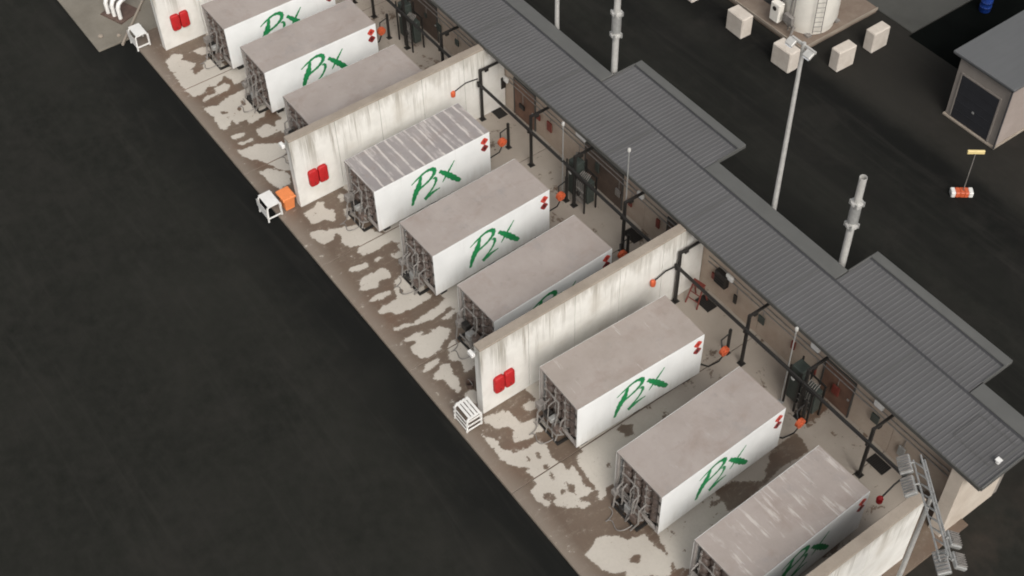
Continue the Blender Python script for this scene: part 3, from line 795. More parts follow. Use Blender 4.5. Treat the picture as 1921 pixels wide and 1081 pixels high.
def placard_meshes():
    d = 0.21
    g_ = G()
    pts = [(0.0, a * 0.7071 - b * 0.7071, a * 0.7071 + b * 0.7071) for a, b in rounded(0.33, 0.33, 0.07, 3)]
    g_.poly(pts, (0.006, 0, 0))
    e = G()
    fl = [(0.007, 0, -0.10), (0.007, 0.06, -0.03), (0.007, 0.03, 0.09), (0.007, 0.0, 0.04), (0.007, -0.03, 0.10), (0.007, -0.065, -0.02)]
    e.poly(fl, (0.004, 0, 0))
    return g_.mesh('placard'), e.mesh('flame_mark')
PLA, FLM = placard_meshes()

def container(s, d, yaw, label, top, front='full'):
    t = thing('gas_container', label, 'container', (s, d, 0), yaw, 'gas containers parked in the bays')
    part('frame', CM['frame'], 'wframe', t)
    rp = part('roof_panel', CM['top'], top, t)
    if top == 'ctop_lines':
        rp['label'] = 'grey roof with pale worn stripes across'
    a = part('side_panel', CM['side_r'], 'white', t)
    part('side_panel', CM['side_l'], 'white', t)
    part('letter_p', LP, 'green', a)
    part('digit_two', L2, 'green', a)
    part('letter_x', LX, 'green', a)
    for z, m in ((2.30, 'redprint'), (1.88, 'darkred')):
        p = part('placard', PLA, m, a, (CW + 0.010, CL - 0.30, z + 0.15))
        part('flame_mark', FLM, 'darkred' if m == 'redprint' else 'dark', p)
    part('bulkhead', CM['bulk'], 'brown', t)
    part('floor_plate', CM['floor'], 'dark', t)
    for r_ in range(4):
        for c_ in range(4):
            part('cylinder_head', CM['dome'], 'tube', t, (0.43 + c_ * 0.527, 0.02, CZ0 + 0.42 + r_ * 0.515))
    part('manifold', CM['manifold'], 'greysteel', t)
    for zz in (0.62, 1.35, 2.08):
        part('post_slot', CM['slots'], 'dark', t, (0, 0, zz))
    dl = part('rear_door', CM['door'], 'wframe', t)
    dr = part('rear_door', CM['door'], 'wframe', t, (CW / 2 - 0.134, 0, 0))
    for dd in (dl, dr):
        for xx in (0.45, 0.85):
            part('lock_bar', CM['bar'], 'galv', dd, (xx, 0, 0))
    for xx in (0.0, CW - 0.162):
        for yy in (0.0, CL - 0.156):
            for zz in (CZ0 - 0.002, CZ1 - 0.120):
                part('corner_casting', CM['casting'], 'wframe', t, (xx, yy, zz))
    for xx in (0.25, CW - 0.25):
        for yy in (0.5, CL / 2, CL - 0.5):
            part('foot', CM['foot'], 'dark', t, (xx, yy, 0.001))
    return t
CONT = [
    ('A', -12.909, 2.994, 0.0, 'white gas container farthest up the row, cut by the top edge', 'ctop'),
    ('B', -8.853, 2.999, -0.002, 'white gas container in the middle of the farthest bay', 'ctop'),
    ('C', -4.492, 2.90, 0.0, 'gas container of the farthest bay half hidden behind the dividing wall', 'ctop'),
    ('D', 0.886, 2.95, 0.014, 'white gas container with pale stripes worn across its grey roof', 'ctop_lines'),
    ('E', 5.461, 2.902, 0.026, 'white gas container in the middle of the middle bay', 'ctop'),
    ('F', 9.756, 2.911, 0.035, 'gas container of the middle bay tucked behind the dividing wall', 'ctop'),
    ('G', 15.0, 3.124, -0.026, 'white gas container with few scuffs on its roof beside the nearest streaked wall', 'ctop_few'),
    ('H', 19.701, 3.098, 0.026, 'white gas container in the middle of the nearest bay, clean plain roof', 'ctop'),
    ('I', 24.049, 2.986, 0.03, 'gas container with heavily scuffed roof, nearest of all, at the bottom edge', 'ctop_scuff'),
]
for key, s, d, yaw, lab, top in CONT:
    container(s, d, yaw, lab, top)
GEAR = [gear_parts(k) for k in range(3)]
# coupling gear and hoses lying before the container fronts
WHO = dict(A='container at the top edge', B='middle container of the farthest bay', C='half hidden container of the farthest bay', D='stripe roofed container', E='middle container of the middle bay', F='wall side container of the middle bay', G='lightly scuffed container', H='middle container of the nearest bay', I='heavily scuffed container')
for key, s, d, yaw, lab, top in CONT:
    t = thing('coupling_gear', 'grey valves and pipes before the ' + WHO[key], 'valves', (s, d, 0), yaw, 'coupling gear before the containers')
    pm, vs, sk = GEAR[ord(key) % 3]
    part('drop_pipes', pm, 'greysteel', t)
    for q, v in enumerate(vs):
        part('valve_body', v, ('greysteel', 'dark', 'galv', 'tube')[q], t)
    part('skid', sk, 'dark', t)
    part('hose', CM['hose'], 'greysteel', t)

# ------------------------------------------------------------------ pipe frames, rails, filling equipment behind the containers
def frame_meshes():
    col = G().box(-0.06, 0.06, -0.06, 0.06, 0.03, 3.14, 0.01)
    arm = G().box(-0.05, 0.05, 0.06, 1.54, 3.02, 3.13, 0.008)
    base = G().box(-0.14, 0.14, -0.14, 0.14, 0.0, 0.03, 0.006)
    brk = G().box(-0.045, 0.045, 0.25, 0.45, 2.86, 3.018, 0.01)
    return col.mesh('column'), arm.mesh('arm'), base.mesh('base_plate'), brk.mesh('bracket')
FC, FA, FB, FK = frame_meshes()
FR = [(-14.05, 'against the farthest dividing wall'), (-10.1, 'second along the farthest bay'), (-6.9, 'third along the farthest bay, beside the green gas dispenser'), (-3.5, 'last of the farthest bay, behind the wall'),
      (-0.2, 'at the back corner of the middle bay beside the wall'), (3.75, 'behind the stripe roofed container'), (7.0, 'beside the green gas dispenser of the middle bay'), (10.45, 'last of the middle bay, behind the wall side container'),
      (14.0, 'at the back corner of the nearest bay beside the wall'), (18.1, 'behind the lightly scuffed container'), (21.35, 'beside the green gas dispenser of the nearest bay'), (24.65, 'behind the nearest container')]
for s, w in FR:
    t = thing('pipe_gantry', 'black bracket column ' + w, 'column', (s, 11.05, 0), 0, 'black bracket columns along the back of the bays')
    c = part('column', FC, 'dark', t)
    part('base_plate', FB, 'dark', c)
    a = part('arm', FA, 'dark', t)
    part('bracket', FK, 'dark', a)
for a, b, w in ((-14.15, -1.0, 'farthest'), (-0.3, 13.3, 'middle'), (13.9, 27.3, 'nearest')):
    t = thing('pipe_rail', 'long black pipe run fixed to the columns of the %s bay' % w, 'pipe', (a, 11.05, 2.36), 0, 'black pipe runs along the bays')
    part('pipe', G().tube([(0, -0.12, 0), (b - a, -0.12, 0)], 0.06, 8), 'dark', t)
    part('pipe', G().tube([(0, -0.10, -0.16), (b - a, -0.10, -0.16)], 0.022, 6), 'dark', t)
    for s, _ in FR:
        if a < s < b:
            part('clamp', G().box(s - a - 0.05, s - a + 0.05, -0.19, -0.062, -0.21, 0.075, 0.008), 'dark', t)

# loading arms: a thin black boom with an orange coupling at its end
def boom(s, d, z, dx, dy, dz, label, mat='orangered'):
    t = thing('loading_arm', label, 'loading arm', (s, d, 0), 0, 'loading arms with orange couplings')
    part('boom', G().tube([(0, 0, z), (dx * 0.5, dy * 0.5, z + 0.1), (dx, dy, z + dz)], 0.032, 6), 'dark', t)
    part('coupling', G().lathe([(0.03, z + dz - 0.26), (0.115, z + dz - 0.22), (0.13, z + dz - 0.02), (0.10, z + dz + 0.06), (0.04, z + dz + 0.09)], dx, dy - 0.06, 10), mat, t, smooth=True)
boom(-0.36, 10.98, 2.5, 0.0, -1.35, -0.1, 'thin black arm with a small orange coupling at the back of the middle bay wall')
boom(13.93, 10.98, 2.25, 0.0, -1.2, -0.1, 'thin black arm with a small orange coupling at the back of the nearest bay wall')
boom(26.45, 10.98, 2.35, 0.1, -1.35, -0.05, 'thin black arm with a red coupling behind the nearest container', 'red')
# filling posts: short black post, hose and an orange hose reel behind each container
def filling_post(s, d, label):
    t = thing('filling_post', label, 'filling post', (s, d, 0), 0, 'filling posts behind the containers')
    p = part('post', G().box(-0.055, 0.055, -0.055, 0.055, 0, 1.55, 0.01).box(-0.12, 0.12, -0.12, 0.12, 0, 0.03), 'dark', t)
    part('reel', G().tube([(0.30, -0.62, 1.0), (0.46, -0.62, 1.0)], 0.22, 14).tube([(0.26, -0.62, 1.0), (0.50, -0.62, 1.0)], 0.09, 10), 'orangered', t, smooth=True)
    part('bracket', G().tube([(0.0, -0.05, 1.3), (0.0, -0.45, 1.2), (0.25, -0.62, 1.0)], 0.03, 6), 'dark', t)
    part('hose', G().tube([(0.38, -0.62, 0.78), (0.30, -0.75, 0.35), (0.1, -1.1, 0.06), (-0.4, -1.4, 0.05), (-0.7, -1.7, 0.4)], 0.03, 6), 'rubber', t, smooth=True)
for key, s, dd in (('A', -11.75, 10.85), ('B', -8.15, 10.75), ('D', 2.15, 10.9), ('E', 6.55, 10.95), ('F', 10.9, 10.95), ('G', 17.35, 10.95), ('H', 21.65, 10.95)):
    filling_post(s, dd, 'black post with orange hose reel behind the ' + WHO[key])

# dark green gas dispensers
def panel_meshes():
    cab = G().box(0, 0.55, 0, 0.5, 0.35, 2.35, 0.02)
    cab2 = G().box(0.68, 1.35, 0.05, 0.45, 0.5, 1.75, 0.02)
    fr_ = G()
    for x in (0.03, 0.60, 1.32):
        for y in (-0.10, 0.56):
            fr_.box(x - 0.03, x + 0.03, y - 0.03, y + 0.03, 0.0, 2.45 if x < 0.7 else 1.9)
    fr_.box(0, 1.38, -0.13, -0.07, 1.86, 1.92).box(0, 1.38, 0.53, 0.59, 1.86, 1.92)
    pipes = G()
    for k in range(6):
        x = 0.70 + 0.11 * k
        pipes.tube([(x, -0.06, 0.3 + 0.05 * k), (x, -0.06, 1.6), (x, 0.0, 1.8), (x, 0.3, 2.0 + 0.03 * k)], 0.02, 5)
    for k in range(3):
        pipes.tube([(0.6, -0.09, 0.55 + 0.35 * k), (1.35, -0.09, 0.55 + 0.35 * k)], 0.022, 5)
    gauge = G().tube([(0.2, -0.06, 1.7), (0.2, -0.0, 1.7)], 0.10, 12)
    wheel = G().tube([(0.95, -0.2, 1.05), (0.95, -0.12, 1.05)], 0.12, 12)
    return dict(cabinet=(cab.mesh('cabinet'), 'panelgreen'), valve_box=(cab2.mesh('valve_box'), 'panelgreen'), rack=(fr_.mesh('rack'), 'dark'), pipework=(pipes.mesh('pipework', True), 'greysteel'), gauge=(gauge.mesh('gauge'), 'offwhite'), hand_wheel=(wheel.mesh('hand_wheel'), 'dark'))
PM = panel_meshes()
for s, w in ((-7.75, 'farthest'), (6.35, 'middle'), (20.45, 'nearest')):
    t = thing('gas_dispenser', 'dark green gas dispenser with pipework at the back of the %s bay' % w, 'dispenser', (s, 11.2, 0), 0, 'dark green gas dispensers')
    for k, (me, mt) in PM.items():
        part(k, me, mt, t)

# thin poles with a lamp head rising past the eaves
def thin_pole(s, d, h, label):
    t = thing('beacon_pole', label, 'pole', (s, d, 0), 0, 'thin poles rising past the eaves')
    part('pole', G().tube([(0, 0, 0), (0, 0, h)], 0.026, 8), 'galv', t)
    part('base_plate', G().box(-0.12, 0.12, -0.12, 0.12, 0, 0.025), 'galv', t)
    part('lamp_head', G().lathe([(0.04, h), (0.07, h + 0.03), (0.07, h + 0.16), (0.04, h + 0.2)], 0, 0, 10), 'silver', t, smooth=True)
thin_pole(6.3, 10.92, 4.5, 'thin grey pole beside the green gas dispenser of the middle bay')
thin_pole(10.22, 11.3, 5.75, 'tall thin grey pole crossing the roof edge at the back of the middle bay')
thin_pole(20.42, 11.02, 4.55, 'thin grey pole with lamp head beside the green gas dispenser of the nearest bay')

# white lamps on the back wall under the eaves
for s, z, w, lab in ((5.6, 2.45, 0.7, 'white wall light in the middle bay above the green gas dispenser'), (9.8, 2.1, 0.4, 'white wall light at the end of the middle bay'), (20.4, 2.35, 0.45, 'white wall light beside the lamp pole of the nearest bay'), (23.75, 2.3, 0.45, 'white wall light behind the nearest container'), (15.55, 1.95, 0.4, 'white wall light beside the dark wall box of the nearest bay'), (-0.25, 1.75, 0.4, 'white wall light beside the dark wall box of the middle bay'), (-8.9, 2.1, 0.4, 'white wall light in the farthest bay')):
    t = thing('wall_light', lab, 'light', (s, 12.59, z), 0, 'white wall lights under the eaves')
    part('housing', G().box(-w / 2, w / 2, -0.16, -0.02, -0.12, 0.14, 0.03), 'offwhite', t)
    part('diffuser', G().box(-w / 2 + 0.04, w / 2 - 0.04, -0.14, -0.04, -0.15, -0.121), 'lens', t)
    part('wall_plate', G().box(-w / 2 + 0.05, w / 2 - 0.05, -0.018, 0.004, -0.10, 0.10), 'galv', t)
for s, z, lab in ((15.15, 1.55, 'black box on the back wall of the nearest bay beside the wall light'), (-0.68, 1.45, 'black box on the back wall of the middle bay beside the wall light')):
    t = thing('wall_box', lab, 'box', (s, 12.59, z), 0, 'black boxes on the back wall')
    part('body', G().box(-0.33, 0.33, -0.28, 0.0, -0.35, 0.38, 0.03), 'dark', t)
    part('louvre', G().box(-0.26, 0.26, -0.30, -0.282, -0.25, -0.20).box(-0.26, 0.26, -0.30, -0.282, -0.10, -0.05).box(-0.26, 0.26, -0.30, -0.282, 0.05, 0.10), 'rubber', t)
for s, d, lab in ((-0.14, 11.95, 'dark floor grate at the back of the middle bay, beside the wall'), (14.88, 12.0, 'dark floor grate at the back of the nearest bay, beside the wall'), (24.77, 11.98, 'dark floor grate behind the nearest container'), (10.02, 12.0, 'dark floor grate at the back end of the middle bay')):
    t = thing('floor_grate', lab, 'grate', (s, d, 0.002), 0, 'dark floor grates')
    part('grate_frame', G().box(-0.42, 0.42, -0.27, -0.22, 0, 0.02).box(-0.42, 0.42, 0.22, 0.27, 0, 0.02).box(-0.42, -0.37, -0.22, 0.22, 0, 0.02).box(0.37, 0.42, -0.22, 0.22, 0, 0.02), 'dark', t)
    for k in range(9):
        part('bar', G().box(-0.35 + k * 0.08, -0.31 + k * 0.08, -0.22, 0.22, 0.002, 0.017), 'dark', t)
    part('sump', G().box(-0.37, 0.37, -0.22, 0.22, 0.0, 0.0015), 'rubber', t)

# red folding stand in the back corner of the nearest bay
t = thing('red_stand', 'red steel folding stand leaning at the back corner of the nearest bay', 'stand', (14.55, 11.75, 0), R(10))
for x in (-0.3, 0.3):
    part('leg', G().tube([(x, -0.35, 0.02), (x * 0.8, 0.0, 1.15)], 0.035, 6), 'redsteel', t)
    part('leg', G().tube([(x, 0.35, 0.02), (x * 0.8, 0.04, 1.15)], 0.035, 6), 'redsteel', t)
for k in range(3):
    part('rung', G().tube([(-0.28, -0.25 + 0.1 * k, 0.32 + 0.32 * k), (0.28, -0.25 + 0.1 * k, 0.32 + 0.32 * k)], 0.025, 6), 'redsteel', t)
part('top_bar', G().box(-0.3, 0.3, -0.08, 0.12, 1.15, 1.21, 0.01), 'redsteel', t)

# ------------------------------------------------------------------ on and in front of the dividing walls
def ext_mesh():
    pts = rounded(0.46, 0.94, 0.13, 4)
    g_ = G()
    g_.poly([(0, a, b) for a, b in pts], (0.17, 0, 0))
    es = [e for e in g_.bm.edges if abs(e.verts[0].co.x - 0.17) < 1e-5 and abs(e.verts[1].co.x - 0.17) < 1e-5]
    bmesh.ops.bevel(g_.bm, geom=es, offset=0.06, segments=3, affect='EDGES', profile=0.5)
    return g_.mesh('cover', True)
EX = ext_mesh()
EXS = G().box(0.172, 0.178, -0.12, 0.12, 0.05, 0.22).mesh('label_plate')
EXB = G().box(-0.006, -0.001, -0.1, 0.1, -0.4, 0.4).mesh('wall_bracket')
for i, (s, w) in enumerate(((-14.23, 'farthest'), (-0.38, 'middle'), (13.82, 'nearest'))):
    for d, side in ((1.86, 'left'), (2.35, 'right')):
        t = thing('extinguisher_cover', '%s one of two red extinguisher covers on the %s dividing wall' % (side, {'farthest': 'topmost', 'middle': 'middle', 'nearest': 'lower right'}[w]), 'extinguisher', (s + 0.008, d + (0.12 if w == 'nearest' else 0.05), 1.48), 0, 'red extinguisher covers on the wall ends')
        c = part('cover', EX, 'red', t)
        part('wall_bracket', EXB, 'galv', t)
        part('handle', G().box(0.172, 0.20, -0.03, 0.03, -0.28, -0.20, 0.006), 'darkred', t)
        part('rim', G().box(0.0, 0.03, -0.234, -0.231, -0.3, 0.3), 'darkred', t)
for s, d, w in ((-0.70, 1.09, 'middle'), (13.50, 1.23, 'lower right'), (-14.55, 1.08, 'topmost')):
    t = thing('front_lamp', 'small white lamp on the front top corner of the %s dividing wall' % w, 'lamp', (s, d, 3.8), 0, 'small white lamps on the wall ends')
    part('bracket', G().box(0.02, 0.10, -0.14, -0.014, 0.0, 0.05), 'galv', t)
    part('housing', G().box(-0.10, 0.22, -0.30, -0.13, -0.05, 0.12, 0.02), 'offwhite', t)
    part('glass', G().box(-0.07, 0.19, -0.28, -0.15, -0.062, -0.052), 'lens', t)

# crash guards: bent galvanised hoops with cross slats before each wall end
def guard(s, d, rz, label, slats, mat, h=0.85):
    t = thing('crash_guard', label, 'barrier', (s, d, 0), rz, 'crash guards before the wall ends')
    for x in (-0.42, 0.42):
        part('hoop', G().tube([(x, 0.28, 0.0), (x, 0.28, h - 0.08), (x, 0.18, h), (x, -0.28, h), (x, -0.36, h - 0.08), (x, -0.40, -0.1)], 0.045, 8), mat, t, smooth=True)
    for k in range(slats):
        z = 0.16 + k * (h - 0.25) / max(1, slats - 1)
        part('slat', G().box(0.47, 0.50, -0.40, 0.30, z - 0.045, z + 0.045, 0.006), mat, t)
        part('slat', G().box(-0.46, 0.46, -0.43, -0.405, z - 0.045, z + 0.045, 0.006), mat, t)
    if slats == 1:
        part('top_plate', G().box(-0.47, 0.50, -0.33, 0.26, h + 0.046, h + 0.062, 0.006), mat, t)
        part('front_plate', G().box(-0.46, 0.46, -0.455, -0.44, 0.30, h - 0.06, 0.005), mat, t)
        return t
    for k in range(4):
        y = -0.24 + k * 0.15
        part('top_slat', G().box(-0.46, 0.50, y - 0.055, y + 0.055, h + 0.046, h + 0.07, 0.006), mat, t)
guard(13.72, 0.62, 0.0, 'white slatted crash guard before the lower right dividing wall', 3, 'offwhite', 0.80)
guard(-0.95, -0.10, 0.0, 'galvanised crash guard with bent legs before the middle dividing wall', 1, 'offwhite', 0.80)
guard(-15.6, 0.35, 0.0, 'galvanised crash guard before the topmost dividing wall', 1, 'offwhite', 0.80)

t = thing('orange_box', 'bright orange plastic grit box standing before the middle dividing wall', 'box', (-0.85, 0.62, 0), 0)
def taper(x0, x1, y0, y1, z0, z1, k):
    g_ = G()
    g_.box(x0, x1, y0, y1, z0, z1)
    for v in g_.bm.verts:
        if v.co.z < (z0 + z1) / 2:
            v.co.x = (x0 + x1) / 2 + (v.co.x - (x0 + x1) / 2) * k
            v.co.y = (y0 + y1) / 2 + (v.co.y - (y0 + y1) / 2) * k
    bmesh.ops.bevel(g_.bm, geom=g_.bm.edges[:], offset=0.03, segments=2, affect='EDGES', profile=0.5)
    return g_
part('bin', taper(-0.30, 0.36, -0.25, 0.30, 0.01, 0.70, 0.82), 'orange', t)
ld = part('lid', taper(-0.34, 0.40, -0.29, 0.34, 0.705, 0.83, 1.06), 'orange', t)
part('handle', G().box(-0.06, 0.12, -0.33, -0.29, 0.72, 0.76), 'dark', ld)

# dark gas bottle cap / round bucket standing on the apron by the lower right wall
t = thing('bucket', 'small dark round bucket on the apron beside the lower right dividing wall', 'bucket', (12.45, 1.55, 0))
part('body', G().lathe([(0.13, 0.004), (0.17, 0.32), (0.175, 0.33), (0.155, 0.325), (0.12, 0.05)], 0, 0, 14), 'brown', t, smooth=True)
part('handle', G().tube([(-0.17, 0, 0.32), (-0.1, 0.0, 0.42), (0.1, 0, 0.42), (0.17, 0, 0.32)], 0.008, 5), 'galv', t)

# ------------------------------------------------------------------ tall masts and vent stacks behind the building
def vent_stack(s, d, h, label):
    t = thing('vent_stack', label, 'vent pipe', (s, d, -0.12), 0, 'pale vent stacks behind the roof')
    part('pipe', G().lathe([(0.15, 0), (0.15, h), (0.135, h + 0.002), (0.135, h - 0.25), (0.01, h - 0.26)], 0, 0, 16), 'silver', t, smooth=True)
    for z in (6.25, 7.45):
        c = part('collar', G().lathe([(0.155, z), (0.25, z + 0.03), (0.25, z + 0.14), (0.155, z + 0.17)], 0, 0, 16), 'silver', t, smooth=True)
        for a in range(4):
            an = a * math.pi / 2 + 0.6
            part('bolt', G().box(0.25 * math.cos(an) - 0.035, 0.25 * math.cos(an) + 0.035, 0.25 * math.sin(an) - 0.035, 0.25 * math.sin(an) + 0.035, z - 0.03, z + 0.2), 'galv', c)
    part('silencer', G().lathe([(0.155, 6.5), (0.215, 6.55), (0.215, 7.38), (0.155, 7.42)], 0, 0, 16), 'galv', t, smooth=True)
    part('guy_clamp', G().box(-0.2, 0.2, -0.45, 0.0, 3.8, 3.88), 'galv', t)
vent_stack(4.50, 15.22, 8.9, 'pale collared vent stack behind the roof near the top edge')
vent_stack(18.78, 15.22, 8.9, 'pale collared vent stack with open top behind the nearer roof extension')

def mast(s, d, h, label, n=2, pr=0.13, bar=None, br=0.0):
    t = thing('light_mast', label, 'light mast', (s, d, -0.12), 0, 'tall light masts')
    part('pole', G().tube([(0, 0, 0), (0, 0, h)], pr, 10, pr * 0.6), 'silver', t, smooth=True)
    part('base_plate', G().box(-0.3, 0.3, -0.3, 0.3, 0, 0.04), 'galv', t)
    return t
t = mast(14.95, 15.2, 12.75, 'tall tapered light mast rising behind the roof in front of the white tank')
part('crossbar', G().box(-0.6, 0.6, -0.04, 0.04, 12.6, 12.7), 'silver', t)
for x in (-0.45, 0.45):
    f_ = part('floodlight', G().obox(Matrix.Translation((x, -0.2, 12.6)) @ Matrix.Rotation(R(35), 4, 'X'), 0.36, 0.30, 0.12, 0.02), 'silver', t)
    part('glass', G().obox(Matrix.Translation((x, -0.24, 12.535)) @ Matrix.Rotation(R(35), 4, 'X'), 0.30, 0.24, 0.012), 'lens', f_)
mast(0.25, 15.2, 12.75, 'tall light mast behind the roof, cut by the top edge')

# floodlight mast at the open end of the row, lower right
t = mast(29.75, 6.25, 10.1, 'floodlight mast with a lattice crossbar over the open end of the row', pr=0.11)
ba = math.atan2(-1.97, 2.84)
def bm_at(x, y, z):
    return Matrix.Translation((0.15, -0.12, 0)) @ Matrix.Rotation(ba, 4, 'Z') @ Matrix.Translation((x, y, z))
def bp(x, y, z):
    return bm_at(x, y, z).to_translation()
g_ = G()
for y, z in ((-0.17, 9.95), (0.17, 9.95), (0.0, 10.22)):
    g_.tube([bp(-1.55, y, z), bp(1.75, y, z)], 0.032, 6)
for k in range(9):
    x0, x1 = -1.5 + k * 0.36, -1.5 + (k + 1) * 0.36
    g_.tube([bp(x0, -0.17, 9.95), bp(x1, 0.0, 10.22)], 0.016, 5)
    g_.tube([bp(x0, 0.17, 9.95), bp(x1, 0.0, 10.22)], 0.016, 5)
    g_.tube([bp(x0, -0.17, 9.95), bp(x1, 0.17, 9.95)], 0.016, 5)
part('crossbar', g_, 'galv', t)
for x, y, w, tilt in ((-1.45, -0.42, 0.62, 30), (-0.72, -0.46, 0.62, 35), (1.05, 0.40, 0.5, -30), (1.75, -0.1, 0.72, 25), (1.72, 0.38, 0.5, -30)):
    mt = bm_at(x, y, 9.86) @ Matrix.Rotation(R(tilt), 4, 'X')
    f_ = part('floodlight', G().obox(mt, w, 0.40, 0.15, 0.025), 'galv', t)
    fins = G()
    for k in range(6):
        fins.obox(mt @ Matrix.Translation((-w / 2 + 0.07 + k * (w - 0.14) / 5, 0, 0.10)), 0.02, 0.34, 0.06)
    part('cooling_fins', fins, 'greysteel', f_)
    part('glass', G().obox(mt @ Matrix.Translation((0, 0, -0.082)), w - 0.08, 0.32, 0.012), 'lens', f_)
    part('yoke', G().tube([bp(x, y, 9.9), bp(x, y * 0.4, 10.0)], 0.03, 6), 'galv', f_)

# conduits and small junction boxes along the back wall
for a, b_, w, sd in ((-13.9, -1.2, 'farthest', 1), (0.0, 13.1, 'middle', 2), (14.2, 27.2, 'nearest', 3)):
    rnd = random.Random(sd)
    t = thing('wall_conduit', 'thin dark conduits with junction boxes on the back wall of the %s bay' % w, 'conduit', (a, 12.59, 0), 0, 'conduits along the back wall')
    for z in (2.05, 1.75):
        part('conduit', G().tube([(0, -0.05, z), (b_ - a, -0.05, z)], 0.028, 6), 'greysteel', t)
    for k in range(9):
        x = (k + 0.5) * (b_ - a) / 9 + rnd.uniform(-0.4, 0.4)
        wd, hh = rnd.uniform(0.09, 0.2), rnd.uniform(0.12, 0.28)
        z = rnd.uniform(0.9, 1.5)
        part('junction_box', G().box(x - wd, x + wd, -0.16, -0.082, z - hh, z + hh, 0.015), rnd.choice(('greysteel', 'dark', 'galv', 'panelgreen', 'redsteel')), t)
        part('drop_pipe', G().tube([(x, -0.05, z + hh), (x, -0.05, 1.75)], 0.02, 5), 'greysteel', t)

# ------------------------------------------------------------------ tank pad beyond the access road
t = thing('tank_pad', 'brown concrete tank pad ringed by pale blocks, at the top edge', 'pad', (0, 27, -0.12))
part('slab', G().box(-6, 5.45, -0.15, 5.3, 0, 0.34, 0.03), 'padfloor', t)
part('edge_angle', G().box(-6, 5.5, -0.20, -0.151, 0.20, 0.36).box(5.451, 5.5, -0.15, 5.3, 0.20, 0.36), 'coping', t)
part('pit_cover', G().box(0.2, 2.2, 1.0, 2.4, 0.341, 0.352), 'rubber', t)
t = thing('storage_tank', 'white upright storage tank on the pad, cut by the top edge', 'tank', (3.95, 28.75, 0.22))
prof = [(1.30, 0.02), (1.36, 0.35), (1.45, 0.6), (1.45, 9.0), (1.3, 9.5), (0.7, 9.8), (0.05, 9.9)]
part('shell', G().lathe(prof, 0, 0, 40), 'tank', t, smooth=True)
for k in range(4):
    a = math.pi / 4 + k * math.pi / 2
    part('anchor_foot', G().box(1.42 * math.cos(a) - 0.14, 1.42 * math.cos(a) + 0.14, 1.42 * math.sin(a) - 0.14, 1.42 * math.sin(a) + 0.14, 0.002, 0.12, 0.01), 'greysteel', t)
lad = G()
for y in (-0.22, 0.22):
    lad.tube([(1.66, y, 0.4), (1.66, y, 9.0)], 0.025, 6)
for k in range(28):
    lad.tube([(1.66, -0.22, 0.5 + 0.3 * k), (1.66, 0.22, 0.5 + 0.3 * k)], 0.016, 5)
lo = part('ladder', lad, 'greysteel', t)
lo.rotation_euler = (0, 0, R(-32))
pv = G()
pv.tube([(0.1, -1.56, 0.1), (0.1, -1.58, 1.6), (0.1, -1.5, 2.2)], 0.05, 6).tube([(0.35, -1.62, 0.1), (0.35, -1.62, 3.5)], 0.04, 6)
pv.tube([(-0.3, -1.6, 0.6), (0.6, -1.7, 0.6), (0.6, -1.9, 0.2)], 0.05, 6).box(-0.1, 0.5, -1.85, -1.6, 0.7, 1.2, 0.03)
part('pipework', pv, 'greysteel', t, smooth=True)
part('control_box', G().box(-0.95, -0.35, -1.95, -1.55, 0.4, 1.5, 0.03), 'tank', t)
part('gauge', G().tube([(-0.65, -1.97, 1.2), (-0.65, -1.95, 1.2)], 0.13, 14), 'dark', t)
t = thing('tank_evaporator', 'white finned evaporator beside the upright tank at the top edge', 'evaporator', (0.4, 30.6, 0.22))
for k in range(5):
    part('fin', G().box(-0.6 + k * 0.3, -0.55 + k * 0.3, -0.6, 0.6, 0.3, 4.5), 'tank', t)
part('stand', G().box(-0.65, 0.7, -0.55, -0.45, 0, 0.28).box(-0.65, 0.7, 0.45, 0.55, 0, 0.28), 'greysteel', t)

BLK = [(-1.55, 25.48, 1.2, 0.74, 'concrete block at the top edge, farthest left of the row before the tank pad'), (2.22, 25.50, 1.2, 0.74, 'concrete block before the tank pad, left of the tall mast'), (5.58, 25.52, 1.24, 0.74, 'concrete block at the corner of the tank pad, touching the tall mast in the view'),
       (7.32, 27.76, 0.62, 1.16, 'concrete block right of the tank pad, nearer of the two'), (7.32, 30.18, 0.62, 1.14, 'concrete block right of the tank pad, farther of the two')]
for s, d, w, l, lab in BLK:
    o = part('concrete_block', G().box(-w / 2, w / 2, -l / 2, l / 2, 0, 1.24, 0.05), 'block', None, (s, d, -0.12), random.uniform(-0.04, 0.04))
    tag(o, lab, 'concrete block', 'concrete blocks around the tank pad')

# ------------------------------------------------------------------ shed at the upper right
t = thing('shed', 'small flat roofed shed with a dark door at the right edge', 'shed', (12.9, 29.15, -0.12))
SH = 3.75
part('wall', G().box(0, 2.95, 0, 0.22, 0.12, SH, 0.01).box(0, 0.2, 0.221, 7, 0.12, SH).box(2.75, 2.95, 0.221, 7, 0.12, SH, 0.01).box(0.2, 2.75, 6.8, 7, 0.12, SH), 'shedwall', t)
part('lit_side', G().box(2.951, 2.985, 0.02, 7, 0.13, SH - 0.02, 0.005), 'shedlit', t)  # thin skin carrying the painted lit tone of this shed wall
part('plinth', G().box(-0.08, 3.06, -0.10, 7.05, 0.0, 0.119, 0.02), 'coping', t)
d_ = part('door', G().box(0.34, 2.52, -0.035, -0.002, 0.16, 2.75, 0.008), 'sheddoor', t)
part('door_frame', G().box(0.26, 0.335, -0.05, -0.002, 0.125, 2.84).box(2.525, 2.60, -0.05, -0.002, 0.125, 2.84).box(0.335, 2.525, -0.05, -0.002, 2.755, 2.84), 'shedwall', d_)
for k in range(4):
    part('door_rib', G().box(0.36, 2.50, -0.045, -0.036, 0.7 + 0.5 * k, 0.73 + 0.5 * k), 'sheddoor', d_)
part('handle', G().box(1.38, 1.5, -0.07, -0.036, 1.1, 1.2), 'galv', d_)
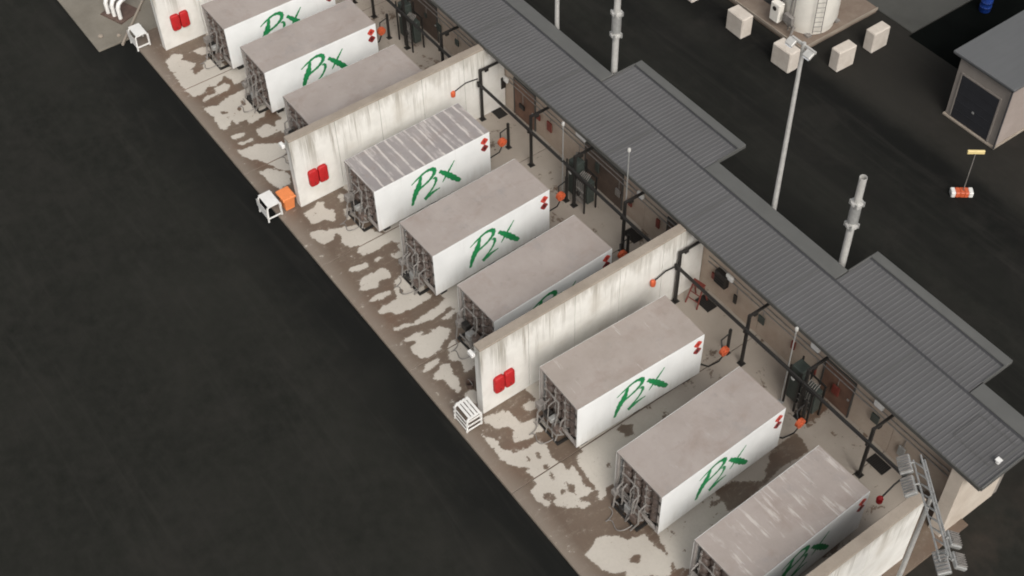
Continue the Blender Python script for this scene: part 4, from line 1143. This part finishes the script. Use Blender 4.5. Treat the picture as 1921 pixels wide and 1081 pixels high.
rf = part('roof', G().box(-0.30, 3.22, -0.32, 7.3, SH + 0.06, SH + 0.2, 0.02), 'shedroof', t)
part('fascia', G().box(-0.26, 3.18, -0.28, 7.2, SH + 0.001, SH + 0.06), 'gutter', rf)
part('downpipe', G().tube([(3.05, -0.12, 0.1), (3.05, -0.12, SH + 0.02)], 0.045, 8), 'gutter', t)

# ------------------------------------------------------------------ portable sign beside the shed
t = thing('portable_sign', 'yellow plate on a thin pole with a striped orange foot, near the shed', 'sign', (17.0, 25.6, -0.12), R(52))
for k in range(5):
    part('foot_segment', G().box(-0.50 + 0.2 * k, -0.305 + 0.2 * k, -0.2, 0.2, 0.0, 0.30, 0.03), ('offwhite', 'orangered', 'orangered', 'orangered', 'offwhite')[k], t)
part('pole', G().tube([(0.05, 0, 0.3), (0.05, 0, 2.75)], 0.022, 8), 'greysteel', t)
part('plate', G().box(-0.33, 0.43, -0.06, 0.06, 2.62, 2.80, 0.015), 'yellow', t)

t = thing('blue_drum', 'blue plastic drum on the dark ground at the top right edge', 'drum', (8.75, 36.9, -0.11))
part('body', G().lathe([(0.28, 0), (0.30, 0.05), (0.30, 0.3), (0.315, 0.32), (0.30, 0.34), (0.30, 0.6), (0.315, 0.62), (0.30, 0.64), (0.30, 0.9), (0.28, 0.95)], 0, 0, 18), 'blue', t, smooth=True)
part('bung', G().lathe([(0.05, 0.951), (0.05, 0.98)], 0.15, 0, 10), 'dark', t)

# white pipe bends standing on the old slab at the upper left
t = thing('pipe_station', 'white bent pipes on the old slab at the top left', 'pipes', (-18.9, 0.0, -0.03), R(20))
for k in range(3):
    part('bend', G().tube([(0.45 * k, 0, 0), (0.45 * k, 0, 0.7), (0.45 * k, 0.12, 0.92), (0.45 * k, 0.34, 1.0), (0.45 * k, 1.0, 1.0)], 0.11, 10), 'offwhite', t, smooth=True)
part('skid', G().box(-0.3, 1.25, -0.3, 1.1, 0.002, 0.06), 'brown', t)
for q, (x, y, r_, lab) in enumerate(((-17.35, -1.15, 0.13, 'pale stone lying on the old slab, nearer the yard edge'), (-16.85, -0.35, 0.11, 'pale stone lying on the old slab, nearer the crash guard'))):
    g_ = G()
    bmesh.ops.create_icosphere(g_.bm, subdivisions=2, radius=r_)
    for v in g_.bm.verts:
        v.co *= 1 + 0.25 * math.sin(7 * v.co.x / r_ + q) * math.cos(5 * v.co.y / r_)
        v.co.z *= 0.6
    o = part('stone', g_, 'coping', None, (x, y, (-0.03 if q < 2 else -0.12) + r_ * 0.4))
    tag(o, lab, 'stone', 'loose stones')
